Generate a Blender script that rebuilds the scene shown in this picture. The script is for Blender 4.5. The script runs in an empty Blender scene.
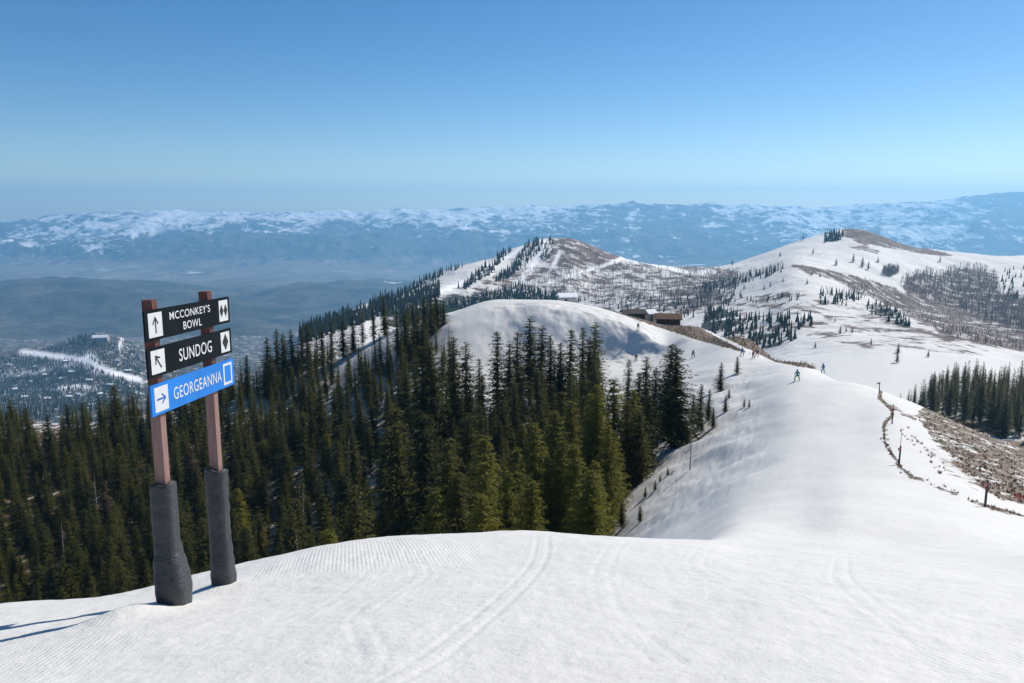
import bpy, bmesh, math, random
import numpy as np
from mathutils import Vector, Matrix

random.seed(7)
RNG = np.random.default_rng(11)
R = math.radians
SC = bpy.context.scene
COL = SC.collection

# ------------------------------------------------------------------ camera
F, CX, CY = 800.0, 512.0, 341.5
PITCH = R(9.65)
C_, S_ = math.cos(PITCH), math.sin(PITCH)
cam_d = bpy.data.cameras.new('camera')
cam = bpy.data.objects.new('camera', cam_d)
COL.objects.link(cam)
cam_d.sensor_width = 36.0
cam_d.lens = F / 1024 * 36.0
cam_d.clip_start = 0.1
cam_d.clip_end = 200000
cam.location = (0, 0, 0)
cam.rotation_euler = (math.pi / 2 - PITCH, 0, 0)
SC.camera = cam


def ray(px, py):
    """world direction for a picture point, as (x/y, z/y)"""
    r = (px - CX) / F
    u = (CY - py) / F
    y = C_ + u * S_
    return r / y, (-S_ + u * C_) / y


def proj(x, y, z):
    f = y * C_ - z * S_
    u = y * S_ + z * C_
    f = np.where(np.abs(f) < 1e-6, 1e-6, f)
    return CX + F * x / f, CY - F * u / f


# ------------------------------------------------------------------ tagging
def tag(o, label=None, cat=None, group=None, kind=None):
    if label: o['label'] = label
    if cat: o['category'] = cat
    if group: o['group'] = group
    if kind: o['kind'] = kind
    return o


def empty(name, loc, rz=0.0):
    o = bpy.data.objects.new(name, None)
    COL.objects.link(o)
    o.location = loc
    o.rotation_euler = (0, 0, rz)
    o.empty_display_size = 0.2
    return o


def mesh_obj(name, me, parent=None):
    o = bpy.data.objects.new(name, me)
    COL.objects.link(o)
    if parent: o.parent = parent
    return o


def np_mesh(name, V, Fc, mats=(), smooth=False):
    """V (n,3); Fc (m,3) or (m,4) int"""
    V = np.asarray(V, dtype=np.float32); Fc = np.asarray(Fc, dtype=np.int32)
    me = bpy.data.meshes.new(name)
    k = Fc.shape[1]
    me.vertices.add(len(V)); me.vertices.foreach_set('co', V.ravel())
    me.loops.add(Fc.size); me.loops.foreach_set('vertex_index', Fc.ravel())
    me.polygons.add(len(Fc))
    me.polygons.foreach_set('loop_start', np.arange(0, Fc.size, k, dtype=np.int32))
    if smooth:
        me.polygons.foreach_set('use_smooth', np.ones(len(Fc), dtype=bool))
    me.update(calc_edges=True)
    for m in mats: me.materials.append(m)
    return me


def bm_mesh(name, bm, mats=(), smooth=False):
    me = bpy.data.meshes.new(name)
    bm.to_mesh(me); bm.free()
    for m in mats: me.materials.append(m)
    if smooth:
        for p in me.polygons: p.use_smooth = True
    return me


# ------------------------------------------------------------------ materials
def new_mat(name):
    m = bpy.data.materials.new(name); m.use_nodes = True
    nt = m.node_tree
    b = nt.nodes['Principled BSDF']
    return m, nt, b


def N(nt, t, **kw):
    n = nt.nodes.new(t)
    for k, v in kw.items(): setattr(n, k, v)
    return n


def L(nt, a, b): nt.links.new(a, b)


def noise(nt, scale, detail=4, rough=0.55, vec=None, dist=0.0):
    n = N(nt, 'ShaderNodeTexNoise')
    n.inputs['Scale'].default_value = scale
    n.inputs['Detail'].default_value = detail
    n.inputs['Roughness'].default_value = rough
    n.inputs['Distortion'].default_value = dist
    if vec is not None: L(nt, vec, n.inputs['Vector'])
    return n.outputs['Fac']


def maprange(nt, v, a, b, c=0.0, d=1.0, smooth=False):
    n = N(nt, 'ShaderNodeMapRange')
    n.clamp = True
    if smooth: n.interpolation_type = 'SMOOTHSTEP'
    L(nt, v, n.inputs[0])
    for i, x in enumerate((a, b, c, d)): n.inputs[i + 1].default_value = x
    return n.outputs[0]


def mth(nt, op, a, b=None):
    n = N(nt, 'ShaderNodeMath', operation=op)
    for i, x in enumerate((a, b)):
        if x is None: continue
        if hasattr(x, 'node'): L(nt, x, n.inputs[i])
        else: n.inputs[i].default_value = x
    return n.outputs[0]


def mixc(nt, fac, a, b):
    n = N(nt, 'ShaderNodeMix', data_type='RGBA')
    if hasattr(fac, 'node'): L(nt, fac, n.inputs[0])
    else: n.inputs[0].default_value = fac
    for i, x in ((6, a), (7, b)):
        if hasattr(x, 'node'): L(nt, x, n.inputs[i])
        else: n.inputs[i].default_value = (*x, 1)
    return n.outputs[2]


def pos(nt): return N(nt, 'ShaderNodeNewGeometry').outputs['Position']


def attr(nt, name):
    n = N(nt, 'ShaderNodeAttribute'); n.attribute_name = name
    return n.outputs['Fac']


def bump(nt, b, h, strength, dist, prev=None):
    n = N(nt, 'ShaderNodeBump')
    n.inputs['Strength'].default_value = strength
    n.inputs['Distance'].default_value = dist
    L(nt, h, n.inputs['Height'])
    if prev is not None: L(nt, prev, n.inputs['Normal'])
    if b is not None: L(nt, n.outputs[0], b.inputs['Normal'])
    return n.outputs[0]


def plain(name, col, rough=0.6, spec=0.3, var=0.0, scale=8.0, metallic=0.0, bumps=0.0):
    m, nt, b = new_mat(name)
    b.inputs['Roughness'].default_value = rough
    b.inputs['Specular IOR Level'].default_value = spec
    b.inputs['Metallic'].default_value = metallic
    tc = N(nt, 'ShaderNodeTexCoord').outputs['Object']
    f = noise(nt, scale, 4, 0.6, tc)
    lo = tuple(c * (1 - var) for c in col); hi = tuple(min(1, c * (1 + var)) for c in col)
    L(nt, mixc(nt, maprange(nt, f, 0.3, 0.7), lo, hi), b.inputs['Base Color'])
    if bumps: bump(nt, b, f, bumps, 0.01)
    return m


def xyz_scaled(nt, sx, sy, sz, rot=0.0):
    mp = N(nt, 'ShaderNodeMapping')
    mp.inputs['Scale'].default_value = (sx, sy, sz)
    mp.inputs['Rotation'].default_value = (0, 0, rot)
    L(nt, pos(nt), mp.inputs['Vector'])
    return mp.outputs[0]


# snow with a brown brush mask (attribute 'brush' 0..1) -- near slope
def slope_material():
    m, nt, b = new_mat('groomed_snow')
    P = pos(nt)
    b.inputs['Roughness'].default_value = 0.62
    b.inputs['Specular IOR Level'].default_value = 0.18
    big = noise(nt, 0.35, 5, 0.6, P)
    fine = noise(nt, 5.0, 5, 0.65, P)
    dirt = maprange(nt, noise(nt, 1.6, 6, 0.7, xyz_scaled(nt, 1, 0.55, 1, 0.5)), 0.52, 0.76)
    c = mixc(nt, maprange(nt, big, 0.3, 0.7), (0.585, 0.575, 0.55), (0.635, 0.625, 0.60))
    c = mixc(nt, mth(nt, 'MULTIPLY', dirt, 0.5), c, (0.56, 0.56, 0.555))
    speck = maprange(nt, noise(nt, 16, 2, 0.5, P), 0.70, 0.76)
    speckm = maprange(nt, noise(nt, 0.5, 3, 0.5, P), 0.5, 0.62)
    c = mixc(nt, mth(nt, 'MULTIPLY', mth(nt, 'MULTIPLY', speck, speckm), 0.5), c, (0.33, 0.31, 0.29))
    # brush / bare ground
    br = attr(nt, 'brush')
    bn = noise(nt, 0.55, 7, 0.72, P)
    edge = mth(nt, 'ADD', br, mth(nt, 'MULTIPLY', mth(nt, 'SUBTRACT', bn, 0.5), 1.5))
    bm_ = maprange(nt, edge, 0.46, 0.56)
    bc = mixc(nt, maprange(nt, noise(nt, 0.9, 5, 0.7, P), 0.35, 0.65), (0.055, 0.032, 0.018), (0.17, 0.105, 0.06))
    bc = mixc(nt, maprange(nt, noise(nt, 0.12, 3, 0.6, P), 0.5, 0.65), bc, (0.11, 0.10, 0.045))
    c = mixc(nt, bm_, c, bc)
    L(nt, c, b.inputs['Base Color'])
    # bump: lumps, grain, groomed ribs, ski tracks
    lum = noise(nt, 1.3, 5, 0.6, P)
    n1 = bump(nt, None, lum, 0.16, 0.2)
    n2 = bump(nt, None, fine, 0.42, 0.06, n1)
    wv = N(nt, 'ShaderNodeTexWave')
    wv.inputs['Scale'].default_value = 5.2
    wv.inputs['Distortion'].default_value = 0.8
    wv.inputs['Detail'].default_value = 1.5
    mp = N(nt, 'ShaderNodeMapping'); mp.inputs['Rotation'].default_value = (0, 0, R(-12))
    L(nt, P, mp.inputs['Vector']); L(nt, mp.outputs[0], wv.inputs['Vector'])
    wm = maprange(nt, noise(nt, 0.16, 3, 0.5, P), 0.44, 0.58)
    n3 = bump(nt, None, mth(nt, 'MULTIPLY', wv.outputs['Fac'], wm), 0.22, 0.022, n2)
    st = noise(nt, 1.0, 4, 0.6, xyz_scaled(nt, 1.3, 0.09, 0.3, R(9)))
    n5 = bump(nt, None, noise(nt, 26, 4, 0.7, P), 0.35, 0.012, n3)
    n4 = bump(nt, b, st, 0.12, 0.15, n5)
    return m


def hill_material():
    m, nt, b = new_mat('hill_snow_and_brush')
    P = pos(nt)
    b.inputs['Roughness'].default_value = 0.75
    b.inputs['Specular IOR Level'].default_value = 0.1
    br = attr(nt, 'brush'); ro = attr(nt, 'road'); wd = attr(nt, 'woods')
    c = mixc(nt, maprange(nt, noise(nt, 0.02, 5, 0.6, P), 0.3, 0.7), (0.60, 0.59, 0.57), (0.66, 0.65, 0.63))
    n = noise(nt, 0.045, 8, 0.72, P)
    e = mth(nt, 'ADD', br, mth(nt, 'MULTIPLY', mth(nt, 'SUBTRACT', n, 0.5), 1.9))
    bc = mixc(nt, maprange(nt, noise(nt, 0.05, 6, 0.7, P), 0.35, 0.65), (0.065, 0.045, 0.04), (0.20, 0.155, 0.135))
    c = mixc(nt, maprange(nt, e, 0.42, 0.58), c, bc)
    e2 = mth(nt, 'ADD', wd, mth(nt, 'MULTIPLY', mth(nt, 'SUBTRACT', noise(nt, 0.03, 7, 0.7, P), 0.5), 1.4))
    c = mixc(nt, maprange(nt, e2, 0.45, 0.55), c, (0.045, 0.05, 0.04))
    c = mixc(nt, ro, c, (0.86, 0.86, 0.87))
    L(nt, c, b.inputs['Base Color'])
    bump(nt, b, noise(nt, 0.05, 7, 0.65, P), 0.5, 6.0)
    return m


def mountain_material(name, snow_bias, zlo, zhi, fields):
    m, nt, b = new_mat(name)
    P = pos(nt)
    b.inputs['Roughness'].default_value = 0.85
    b.inputs['Specular IOR Level'].default_value = 0.05
    sep = N(nt, 'ShaderNodeSeparateXYZ'); L(nt, P, sep.inputs[0])
    alt = maprange(nt, sep.outputs['Z'], zlo, zhi)
    n = noise(nt, 0.0036, 11, 0.72, xyz_scaled(nt, 1, 0.8, 2.0, 0.6), 0.4)
    n2 = noise(nt, 0.00025, 3, 0.5, P)
    e = mth(nt, 'ADD', mth(nt, 'MULTIPLY', n, 1.0), mth(nt, 'ADD', mth(nt, 'MULTIPLY', alt, snow_bias), mth(nt, 'MULTIPLY', mth(nt, 'SUBTRACT', n2, 0.5), 0.7)))
    s = maprange(nt, e, 0.605, 0.665)
    base = mixc(nt, maprange(nt, noise(nt, 0.0030, 9, 0.72, P), 0.38, 0.62), (0.022, 0.03, 0.024), (0.12, 0.11, 0.09))
    c = mixc(nt, s, base, (0.80, 0.81, 0.83))
    if fields:
        fl = mth(nt, 'MULTIPLY', maprange(nt, sep.outputs['Z'], -735, -775), maprange(nt, noise(nt, 0.002, 6, 0.7, xyz_scaled(nt, 1, 0.4, 1)), 0.3, 0.6))
        c = mixc(nt, fl, c, (0.21, 0.19, 0.16))
    L(nt, c, b.inputs['Base Color'])
    bump(nt, b, noise(nt, 0.0022, 9, 0.7, P), 0.8, 90.0)
    return m


# ------------------------------------------------------------------ numeric noise
def _hash(ix, iy, seed):
    h = (ix.astype(np.int64) * 374761393 + iy.astype(np.int64) * 668265263 + seed * 1274126177) & 0xFFFFFFFF
    h = ((h ^ (h >> 13)) * 1274126177) & 0xFFFFFFFF
    return ((h ^ (h >> 16)) & 0xFFFF) / 65535.0 * 2 * np.pi


def perlin(x, y, seed=0):
    x0 = np.floor(x); y0 = np.floor(y)
    fx = x - x0; fy = y - y0
    u = fx * fx * fx * (fx * (fx * 6 - 15) + 10); v = fy * fy * fy * (fy * (fy * 6 - 15) + 10)

    def g(ax, ay):
        a = _hash(x0 + ax, y0 + ay, seed)
        return np.cos(a) * (fx - ax) + np.sin(a) * (fy - ay)
    n0 = g(0, 0) * (1 - u) + g(1, 0) * u
    n1 = g(0, 1) * (1 - u) + g(1, 1) * u
    return (n0 * (1 - v) + n1 * v) * 1.5


def fbm(x, y, oct=4, seed=0, gain=0.5):
    s = 0; a = 1.0
    for i in range(oct):
        s = s + a * perlin(x * 2 ** i + i * 17.3, y * 2 ** i - i * 9.1, seed + i)
        a *= gain
    return s


def ridged(x, y, oct=5, seed=0):
    s = 0; a = 1.0
    for i in range(oct):
        n = 1 - np.abs(perlin(x * 2 ** i + i * 7.7, y * 2 ** i + i * 3.3, seed + i))
        s = s + a * (n * n - 0.55)
        a *= 0.5
    return s


def pchip_slopes(X, Y):
    """monotone slopes along axis 0; X, Y (k, n)"""
    h = np.diff(X, axis=0); d = np.diff(Y, axis=0) / np.maximum(h, 1e-9)
    m = np.zeros_like(Y)
    a, b_ = d[:-1], d[1:]
    w1 = 2 * h[1:] + h[:-1]; w2 = h[1:] + 2 * h[:-1]
    ok = (a * b_) > 0
    den = np.where(ok, w1 / np.where(a == 0, 1, a) + w2 / np.where(b_ == 0, 1, b_), 1)
    m[1:-1] = np.where(ok, (w1 + w2) / den, 0)
    m[0] = d[0]; m[-1] = d[-1]
    return m


def pchip1(x, y, xs):
    x = np.asarray(x, float); y = np.asarray(y, float)
    m = pchip_slopes(x[:, None], y[:, None])[:, 0]
    xs_c = np.clip(xs, x[0], x[-1])
    i = np.clip(np.searchsorted(x, xs_c) - 1, 0, len(x) - 2)
    h = x[i + 1] - x[i]; t = (xs_c - x[i]) / h
    return ((1 + 2 * t) * (1 - t) ** 2 * y[i] + t * (1 - t) ** 2 * h * m[i]
            + t * t * (3 - 2 * t) * y[i + 1] + t * t * (t - 1) * h * m[i + 1])


# ------------------------------------------------------------------ terrain: elevation profiles by bearing
def near_plane(x, y):
    return -1.7 - 0.27 * y - 0.003 * y * np.abs(y) + 0.05 * x - 0.08 * np.sqrt(x * x + 4) + 0.16


ROWS = []      # each: (list of (px, depth, z)) or ('r', radius)
for rr in (0.25, 1.2, 2.5, 4.5, 7.0, 10.0):
    ROWS.append(('r', rr))


def zrow(py, D):
    u = (CY - py) / F
    return D * (-S_ + u * C_)


crest = [(-600, 690, 12), (-100, 613, 13), (0, 602, 13.5), (130, 592, 14), (200, 576, 14.2), (250, 562, 14.5), (330, 545, 15), (420, 532.5, 16),
         (510, 531, 16.5), (560, 532, 17), (620, 535, 18), (700, 538, 19), (760, 541.5, 20), (850, 545, 21), (920, 547, 21), (1024, 551, 20),
         (1200, 560, 20), (1700, 600, 19)]
ROWS.append([(p, D, zrow(py, D)) for p, py, D in crest])
PXA = [-600, -100, 100, 250, 400, 450, 500, 550, 600, 640, 665, 690, 740, 800, 850, 900, 960, 1024, 1200, 1700]
TAB = {
    25: [-14, -14, -14, -13.5, -13, -12.8, -12.5, -12.5, -12.5, -12, -11.4, -10.8, -10, -10, -9.8, -9.9, -10.1, -10.5, -11.5, -13],
    45: [-34, -34, -32, -30, -26, -25, -24, -23, -22, -20, -19, -18.2, -16.5, -15.5, -15, -15.2, -15.8, -16.8, -19, -22],
    75: [-60, -58, -54, -49, -43, -41, -39, -36, -32, -29, -27.3, -25.8, -23, -20.5, -20, -19.3, -20.5, -22, -27, -32],
    105: [-66, -65, -62, -58, -50, -46, -42, -39, -36, -33, -31.4, -29.8, -26.5, -23, -22.6, -24.5, -28, -33, -40, -48],
    150: [-68, -67, -66, -61, -52, -46, -42, -40, -37.8, -35.3, -33, -31.5, -29, -28.7, -35, -40, -48, -55, -65, -80],
    188: [-70, -67, -66, -61, -48, -43, -43.2, -40.3, -39, -37.8, -36.2, -34, -30.7, -42, -50, -56, -60, -66, -78, -95],
    204: [-70, -67, -66, -60.5, -45.5, -43, -43, -40, -39.3, -37.9, -36.3, -33.6, -33, -47, -55, -60, -64, -69, -79, -96],
    219: [-71, -67.5, -66, -60, -43, -32, -28.4, -27.9, -29.3, -32.5, -35, -32.8, -37, -52, -60, -64, -67, -72, -80, -98],
    248: [-73, -68.5, -66, -58.5, -37.5, -33, -28.8, -28.9, -31.3, -34.5, -36.5, -36.8, -44, -60, -66, -69, -70, -75, -82, -98],
    285: [-90, -84, -80, -70, -46, -38, -33, -35, -38, -40, -43, -47, -56, -68, -71, -72, -71, -76, -82, -95],
    450: [-180, -170, -165, -150, -130, -122, -112, -110, -108, -108, -106, -104, -95, -85, -81, -80, -82, -86, -90, -95],
}
BANK = {204: {450: 192, 500: 195, 550: 200, 600: 204, 640: 203, 665: 201, 690: 199}, 219: {450: 235, 500: 233, 550: 222, 600: 216.5, 640: 209.5, 665: 204, 690: 204}}   # foot and lip of the snow bank
for D in sorted(TAB):
    ROWS.append([(p, BANK.get(D, {}).get(p, D), z) for p, z in zip(PXA, TAB[D])])
PXB = [-600, -100, 50, 100, 150, 250, 300, 350, 400, 440, 480, 530, 560, 600, 650, 700, 760, 800, 850, 900, 960, 1024, 1200, 1700]
TB = {
    600: [-240, -230, -225, -222, -215, -185, -150, -145, -140, -140, -140, -138, -135, -128, -118, -108, -98, -90, -90, -92, -95, -106, -115, -120],
    800: [-290, -280, -270, -260, -245, -190, -125, -116, -125, -138, -150, -150, -150, -140, -122, -112, -98, -86, -92, -101, -116, -130, -140, -150],
    1000: [-330, -320, -315, -305, -285, -230, -170, -130, -112, -128, -145, -146, -143, -138, -125, -118, -90, -72.5, -92, -122, -140, -140, -145, -155],
    1300: [-370, -360, -355, -350, -340, -300, -260, -210, -145, -107, -92, -95, -92, -112, -114, -118, -94, -75, -75, -95, -120, -122, -130, -140],
}
for D in sorted(TB):
    ROWS.append([(p, D, z) for p, z in zip(PXB, TB[D])])
top = [(-600, 1600, -400), (-100, 1600, -390), (50, 1600, -400), (100, 1600, -400), (150, 1600, -400), (250, 1600, -360), (300, 1600, -320), (400, 1600, -250),
       (440, 1500, -165), (480, 1450, zrow(264, 1450)), (515, 1470, zrow(248, 1470)), (545, 1480, zrow(239.5, 1480)), (570, 1480, zrow(238, 1480)), (600, 1480, zrow(249, 1480)), (625, 1470, zrow(257, 1470)), (650, 1460, zrow(263, 1460)),
       (700, 1470, zrow(269, 1470)), (730, 1530, zrow(264, 1530)), (760, 1600, zrow(255, 1600)), (800, 1630, zrow(241, 1630)), (830, 1650, zrow(233.5, 1650)), (850, 1650, zrow(230, 1650)), (880, 1640, zrow(236, 1640)), (910, 1620, zrow(245.5, 1620)),
       (960, 1600, zrow(253, 1600)), (1024, 1600, zrow(257, 1600)), (1200, 1600, -105), (1700, 1600, -120)]
ROWS.append(top)
T2 = {
    2000: [-520, -500, -480, -470, -480, -470, -420, -390, -360, -330, -290, -240, -200, -200, -210, -220, -180, -120, -100, -130, -140, -150, -150, -160],
    3000: [-640, -590, -523, -474, -532, -600, -580, -570, -560, -560, -560, -560, -560, -560, -580, -600, -560, -500, -480, -500, -500, -500, -500, -500],
}
for D in sorted(T2):
    ROWS.append([(p, D, z) for p, z in zip(PXB, T2[D])])
PXF = [-600, 0, 60, 130, 260, 330, 420, 560, 640, 700, 760, 850, 900, 960, 1024, 1300, 1700]
ROWS.append([(p, 4500, z) for p, z in zip(PXF, [-720, -725, -725, -725, -730, -735, -745, -750, -750, -750, -740, -700, -700, -700, -700, -700, -700])])
ROWS.append([(p, 6500, zrow(py, 6500)) for p, py in zip(PXF, [284, 284, 281, 287, 291, 288, 283, 290, 290, 285, 280, 275, 275, 275, 275, 275, 275])])
ROWS.append([(p, 8500, -795) for p in PXF])
SKY = [226, 222, 216, 211, 213, 211, 210, 206, 203, 205, 206, 206, 202, 198, 193, 190, 195]
ROWS.append([(p, 10500, z) for p, z in zip(PXF, [-795] * 6 + [-795, -780, -760, -740, -720, -700, -680, -670, -660, -640, -640])])
for D_, fr in ((11600, 0.74), (12600, 0.43), (13400, 0.40), (14500, 0.16), (15600, 0.0)):
    ROWS.append([(p, D_, zrow(sy * (1 - fr) + 273 * fr, D_)) for p, sy in zip(PXF, SKY)])
ROWS.append([(p, 16400, -420) for p in PXF])
ROWS.append([(p, 17200, -800) for p in PXF])
#        .25 1.2 2.5 4.5 crest 25 45 75 105 150 190 222 248 285 450 600 800 1000 1300 top 2000 3000 4500 6500 8500 10.5 13.5 17 22 30
NSUB = [3, 6, 40, 64, 50, 52, 22, 18, 24, 30, 40, 30, 30, 36, 34, 16, 40, 40, 40, 45, 55, 55, 14, 40, 16, 30, 14, 30, 40, 36, 36, 44, 44, 10, 4]
assert len(NSUB) == len(ROWS) - 1, (len(NSUB), len(ROWS))

phi = np.concatenate([np.linspace(-180, -60, 16)[:-1], np.linspace(-60, -38, 40)[:-1], np.linspace(-38, 38, 840), np.linspace(38, 60, 40)[1:], np.linspace(60, 180, 16)[1:]])
phi = np.radians(phi)
NC = len(phi)
RL = np.zeros((len(ROWS), NC)); RE = np.zeros((len(ROWS), NC))
for k, row in enumerate(ROWS):
    if row[0] == 'r':
        r = row[1]
        RL[k] = math.log(r)
        RE[k] = near_plane(r * np.sin(phi), r * np.cos(phi)) / r
    else:
        a = np.array(row, float)
        x = (a[:, 0] - CX) / F * a[:, 1]
        y = (a[:, 1] + a[:, 2] * S_) / C_
        rr = np.hypot(x, y); ph = np.arctan2(x, y)
        RL[k] = pchip1(ph, np.log(rr), phi); RE[k] = pchip1(ph, a[:, 2] / rr, phi)


def smooth_cols(A, hw):
    k = np.hanning(2 * hw + 3)[1:-1]; k /= k.sum()
    return np.stack([np.convolve(np.pad(r, hw, mode='edge'), k, 'valid') for r in A])


RL = smooth_cols(RL, 4)
for k_ in range(6, len(ROWS)):
    RE[k_] = smooth_cols(RE[k_:k_ + 1], 6 if k_ < 12 else 3)[0]
SL = smooth_cols(pchip_slopes(RL, RE), 22)
lr_list, e_list, row_start = [], [], []
cnt = 0
for k in range(len(ROWS) - 1):
    n = NSUB[k]
    row_start.append(cnt)
    h = RL[k + 1] - RL[k]
    for i in range(n + (1 if k == len(ROWS) - 2 else 0)):
        t = i / n
        lr_list.append(RL[k] + t * h)
        e_list.append((1 + 2 * t) * (1 - t) ** 2 * RE[k] + t * (1 - t) ** 2 * h * SL[k]
                      + t * t * (3 - 2 * t) * RE[k + 1] + t * t * (t - 1) * h * SL[k + 1])
        cnt += 1
LR = np.array(lr_list); E = np.array(e_list)
RR = np.exp(LR)


def smooth_rows(A, hw):
    return smooth_cols(A.T, hw).T


def ss0(t):
    t = np.clip(t, 0, 1)
    return t * t * (3 - 2 * t)


_w = np.clip((RR - 19) / 14, 0, 1) * np.clip((180 - RR) / 50, 0, 1)
_px = proj(RR * np.sin(phi)[None], RR * np.cos(phi)[None], RR * E)[0]
_w = np.maximum(_w, ss0((_px - 650) / 260) * ss0((RR - 9) / 14) * np.clip((180 - RR) / 50, 0, 1))
E = E * (1 - _w) + smooth_rows(smooth_rows(E, 22), 14) * _w
GX = RR * np.sin(phi)[None]; GY = RR * np.cos(phi)[None]; GZ = RR * E


def ss(x, a, b):
    t = np.clip((x - a) / (b - a), 0, 1)
    return t * t * (3 - 2 * t)


PX0, PY0 = proj(GX, GY, GZ)
# natural unevenness
GZ += 0.022 * fbm(GX / 1.6, GY / 1.6, 4, 3) * ss(RR, 2, 5) * (1 - ss(RR, 40, 80))
GZ += 0.10 * fbm(GX / 7.0, GY / 7.0, 3, 5) * ss(RR, 5, 9) * (1 - ss(RR, 200, 300))
forest_w = ss(RR, 60, 110) * (1 - ss(RR, 300, 420)) * (1 - ss(PX0, 620, 700))
GZ += 0.9 * fbm(GX / 18, GY / 18, 4, 8) * forest_w * (1 - 0.85 * ss(PX0, 440, 480) * ss(RR, 170, 200))
GZ += 0.007 * fbm(GX / 0.33, GY / 0.33, 3, 63) * ss(RR, 2, 4) * (1 - ss(RR, 14, 18))
_kb = ss(RR, 192, 200) * (1 - ss(RR, 228, 236)) * ss(PX0, 470, 500) * (1 - ss(PX0, 650, 675))
GZ += (0.45 * fbm(GX / 5 + GY / 15, GY / 6, 5, 71)) * _kb
# steep left bank of the run: small rolls
bank_w = ss(RR, 45, 65) * (1 - ss(RR, 130, 170)) * ss(PX0, 600, 660) * (1 - ss(PX0, 740, 790))
GZ += 0.5 * fbm(GX / 6 + GY / 14, GY / 9, 5, 18) * bank_w
hill_w = ss(RR, 350, 600) * (1 - ss(RR, 3500, 5000))
GZ += 3.6 * fbm(GX / 95, GY / 95, 5, 12) * hill_w
GZ += 13 * fbm(GX / 330, GY / 330, 5, 44) * ss(RR, 1800, 2300) * (1 - ss(RR, 3400, 4200)) * (1 - ss(PX0, 200, 320))
GZ += 55 * fbm(GX / 900, GY / 900, 5, 21) * ss(RR, 4200, 5200) * (1 - ss(RR, 7600, 8600))
GD = GY * C_ - GZ * S_
mw = ss(GD, 10000, 11800) * (1 - ss(GD, 16200, 17200))
GZ += (190 * ridged(GX / 2300, GY / 2600, 7, 31) * (1 - 0.70 * ss(GD, 13800, 15300)) + 42 * fbm(GX / 420, GY / 420, 4, 77) - 10) * mw
for tx, tamp in (([(0.55, 13.5), (0.42, 11), (0.1, 8.5), (-0.30, 6.5), (-0.75, 5), (-1.6, 3.4)], 0.020), ([(1.9, 13), (1.35, 10.5), (1.0, 8.4), (0.9, 6.6), (1.1, 5)], 0.010),
                 ([(4.2, 15), (2.9, 11.5), (2.3, 9), (2.4, 7.4), (3.2, 5.6)], 0.010), ([(-2.2, 13), (-1.9, 10.5), (-2.0, 8.2), (-2.7, 6.3), (-3.9, 5)], 0.009), ([(7.5, 15), (5.5, 11.3), (3.0, 8.6), (0.9, 7.0), (-1.4, 6.0)], 0.012), ([(-6, 13.5), (-3.6, 11), (-0.8, 9), (2.2, 7.6), (4.6, 6.9)], 0.012),
                 ([(9, 19), (6.2, 14), (4.6, 10.5), (3.6, 8), (3.1, 5.5)], 0.014), ([(10, 14), (7, 10.5), (4.6, 8.4), (2.6, 7.2), (0.2, 5.2)], 0.010), ([(-1, 14), (-1.6, 12), (-1.2, 9.7), (-1.5, 7.6), (-1.0, 5.4)], 0.012)):
    ty = np.array([q[1] for q in tx])[::-1]; tv = np.array([q[0] for q in tx])[::-1]
    xc = pchip1(ty, tv, GY)
    inside = (GY > ty[0]) & (GY < ty[-1]) & (RR < 22)
    for off in (-0.10, 0.10):
        d = (GX - xc - off)
        GZ += 0.22 * np.where(inside, -tamp * np.exp(-(d / 0.035) ** 2) + 0.6 * tamp * np.exp(-((np.abs(d) - 0.07) / 0.03) ** 2), 0)
# low lip of snow in front of the sign, on its shadow side
_a = (GX + 4.52) * 0.80 + (GY - 8.72) * 0.60; _b = -(GX + 4.52) * 0.60 + (GY - 8.72) * 0.80
GZ += 0.15 * np.exp(-((_a / 0.42) ** 2 + (_b / 0.30) ** 2))
for _x, _y in ((-4.23, 9.23), (-4.08, 10.52)):       # snow gathered round the pads
    GZ += 0.06 * np.exp(-((GX - _x) ** 2 + (GY - _y) ** 2) / 0.17)
COLP, ROWP = proj(GX, GY, GZ)
GE = GZ / RR


def ground(x, y):
    p = math.atan2(x, y); r = math.log(max(0.26, math.hypot(x, y)))
    j = int(np.clip(np.searchsorted(phi, p) - 1, 0, NC - 2))
    t = (p - phi[j]) / (phi[j + 1] - phi[j])
    out = 0
    for jj, w in ((j, 1 - t), (j + 1, t)):
        i = int(np.clip(np.searchsorted(LR[:, jj], r) - 1, 0, LR.shape[0] - 2))
        s = (r - LR[i, jj]) / (LR[i + 1, jj] - LR[i, jj])
        out += w * (GZ[i, jj] * (1 - s) + GZ[i + 1, jj] * s)
    return out


def pick(px, py, rmin=0.0, rmax=1e9):
    """first ground point seen at bearing/elevation of (px, py) farther than rmin"""
    a, b_ = ray(px, py)
    p = math.atan(a); et = b_ * math.cos(p)
    j = int(np.clip(round((p - phi[0]) / 1), 0, 0))
    j = int(np.clip(np.searchsorted(phi, p), 1, NC - 1))
    if abs(phi[j - 1] - p) < abs(phi[j] - p): j -= 1
    col = GE[:, j]; rr = RR[:, j]
    ok = np.nonzero((col >= et) & (rr > rmin) & (rr < rmax))[0]
    if len(ok) == 0: return None
    i = ok[0]
    r = rr[i]
    if i > 0 and col[i - 1] < et and rr[i - 1] > rmin:
        t = (et - col[i - 1]) / (col[i] - col[i - 1])
        r = math.exp(LR[i - 1, j] * (1 - t) + LR[i, j] * t)
    x, y = r * math.sin(p), r * math.cos(p)
    return Vector((x, y, ground(x, y)))


# bearing/elevation polygons -> masks on the ground
def in_poly(PX, PY, poly):
    c = np.zeros(PX.shape, bool)
    n = len(poly)
    for i in range(n):
        x1, y1 = poly[i]; x2, y2 = poly[(i + 1) % n]
        if y1 == y2: continue
        cond = ((y1 > PY) != (y2 > PY)) & (PX < (x2 - x1) * (PY - y1) / (y2 - y1) + x1)
        c ^= cond
    return c


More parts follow.
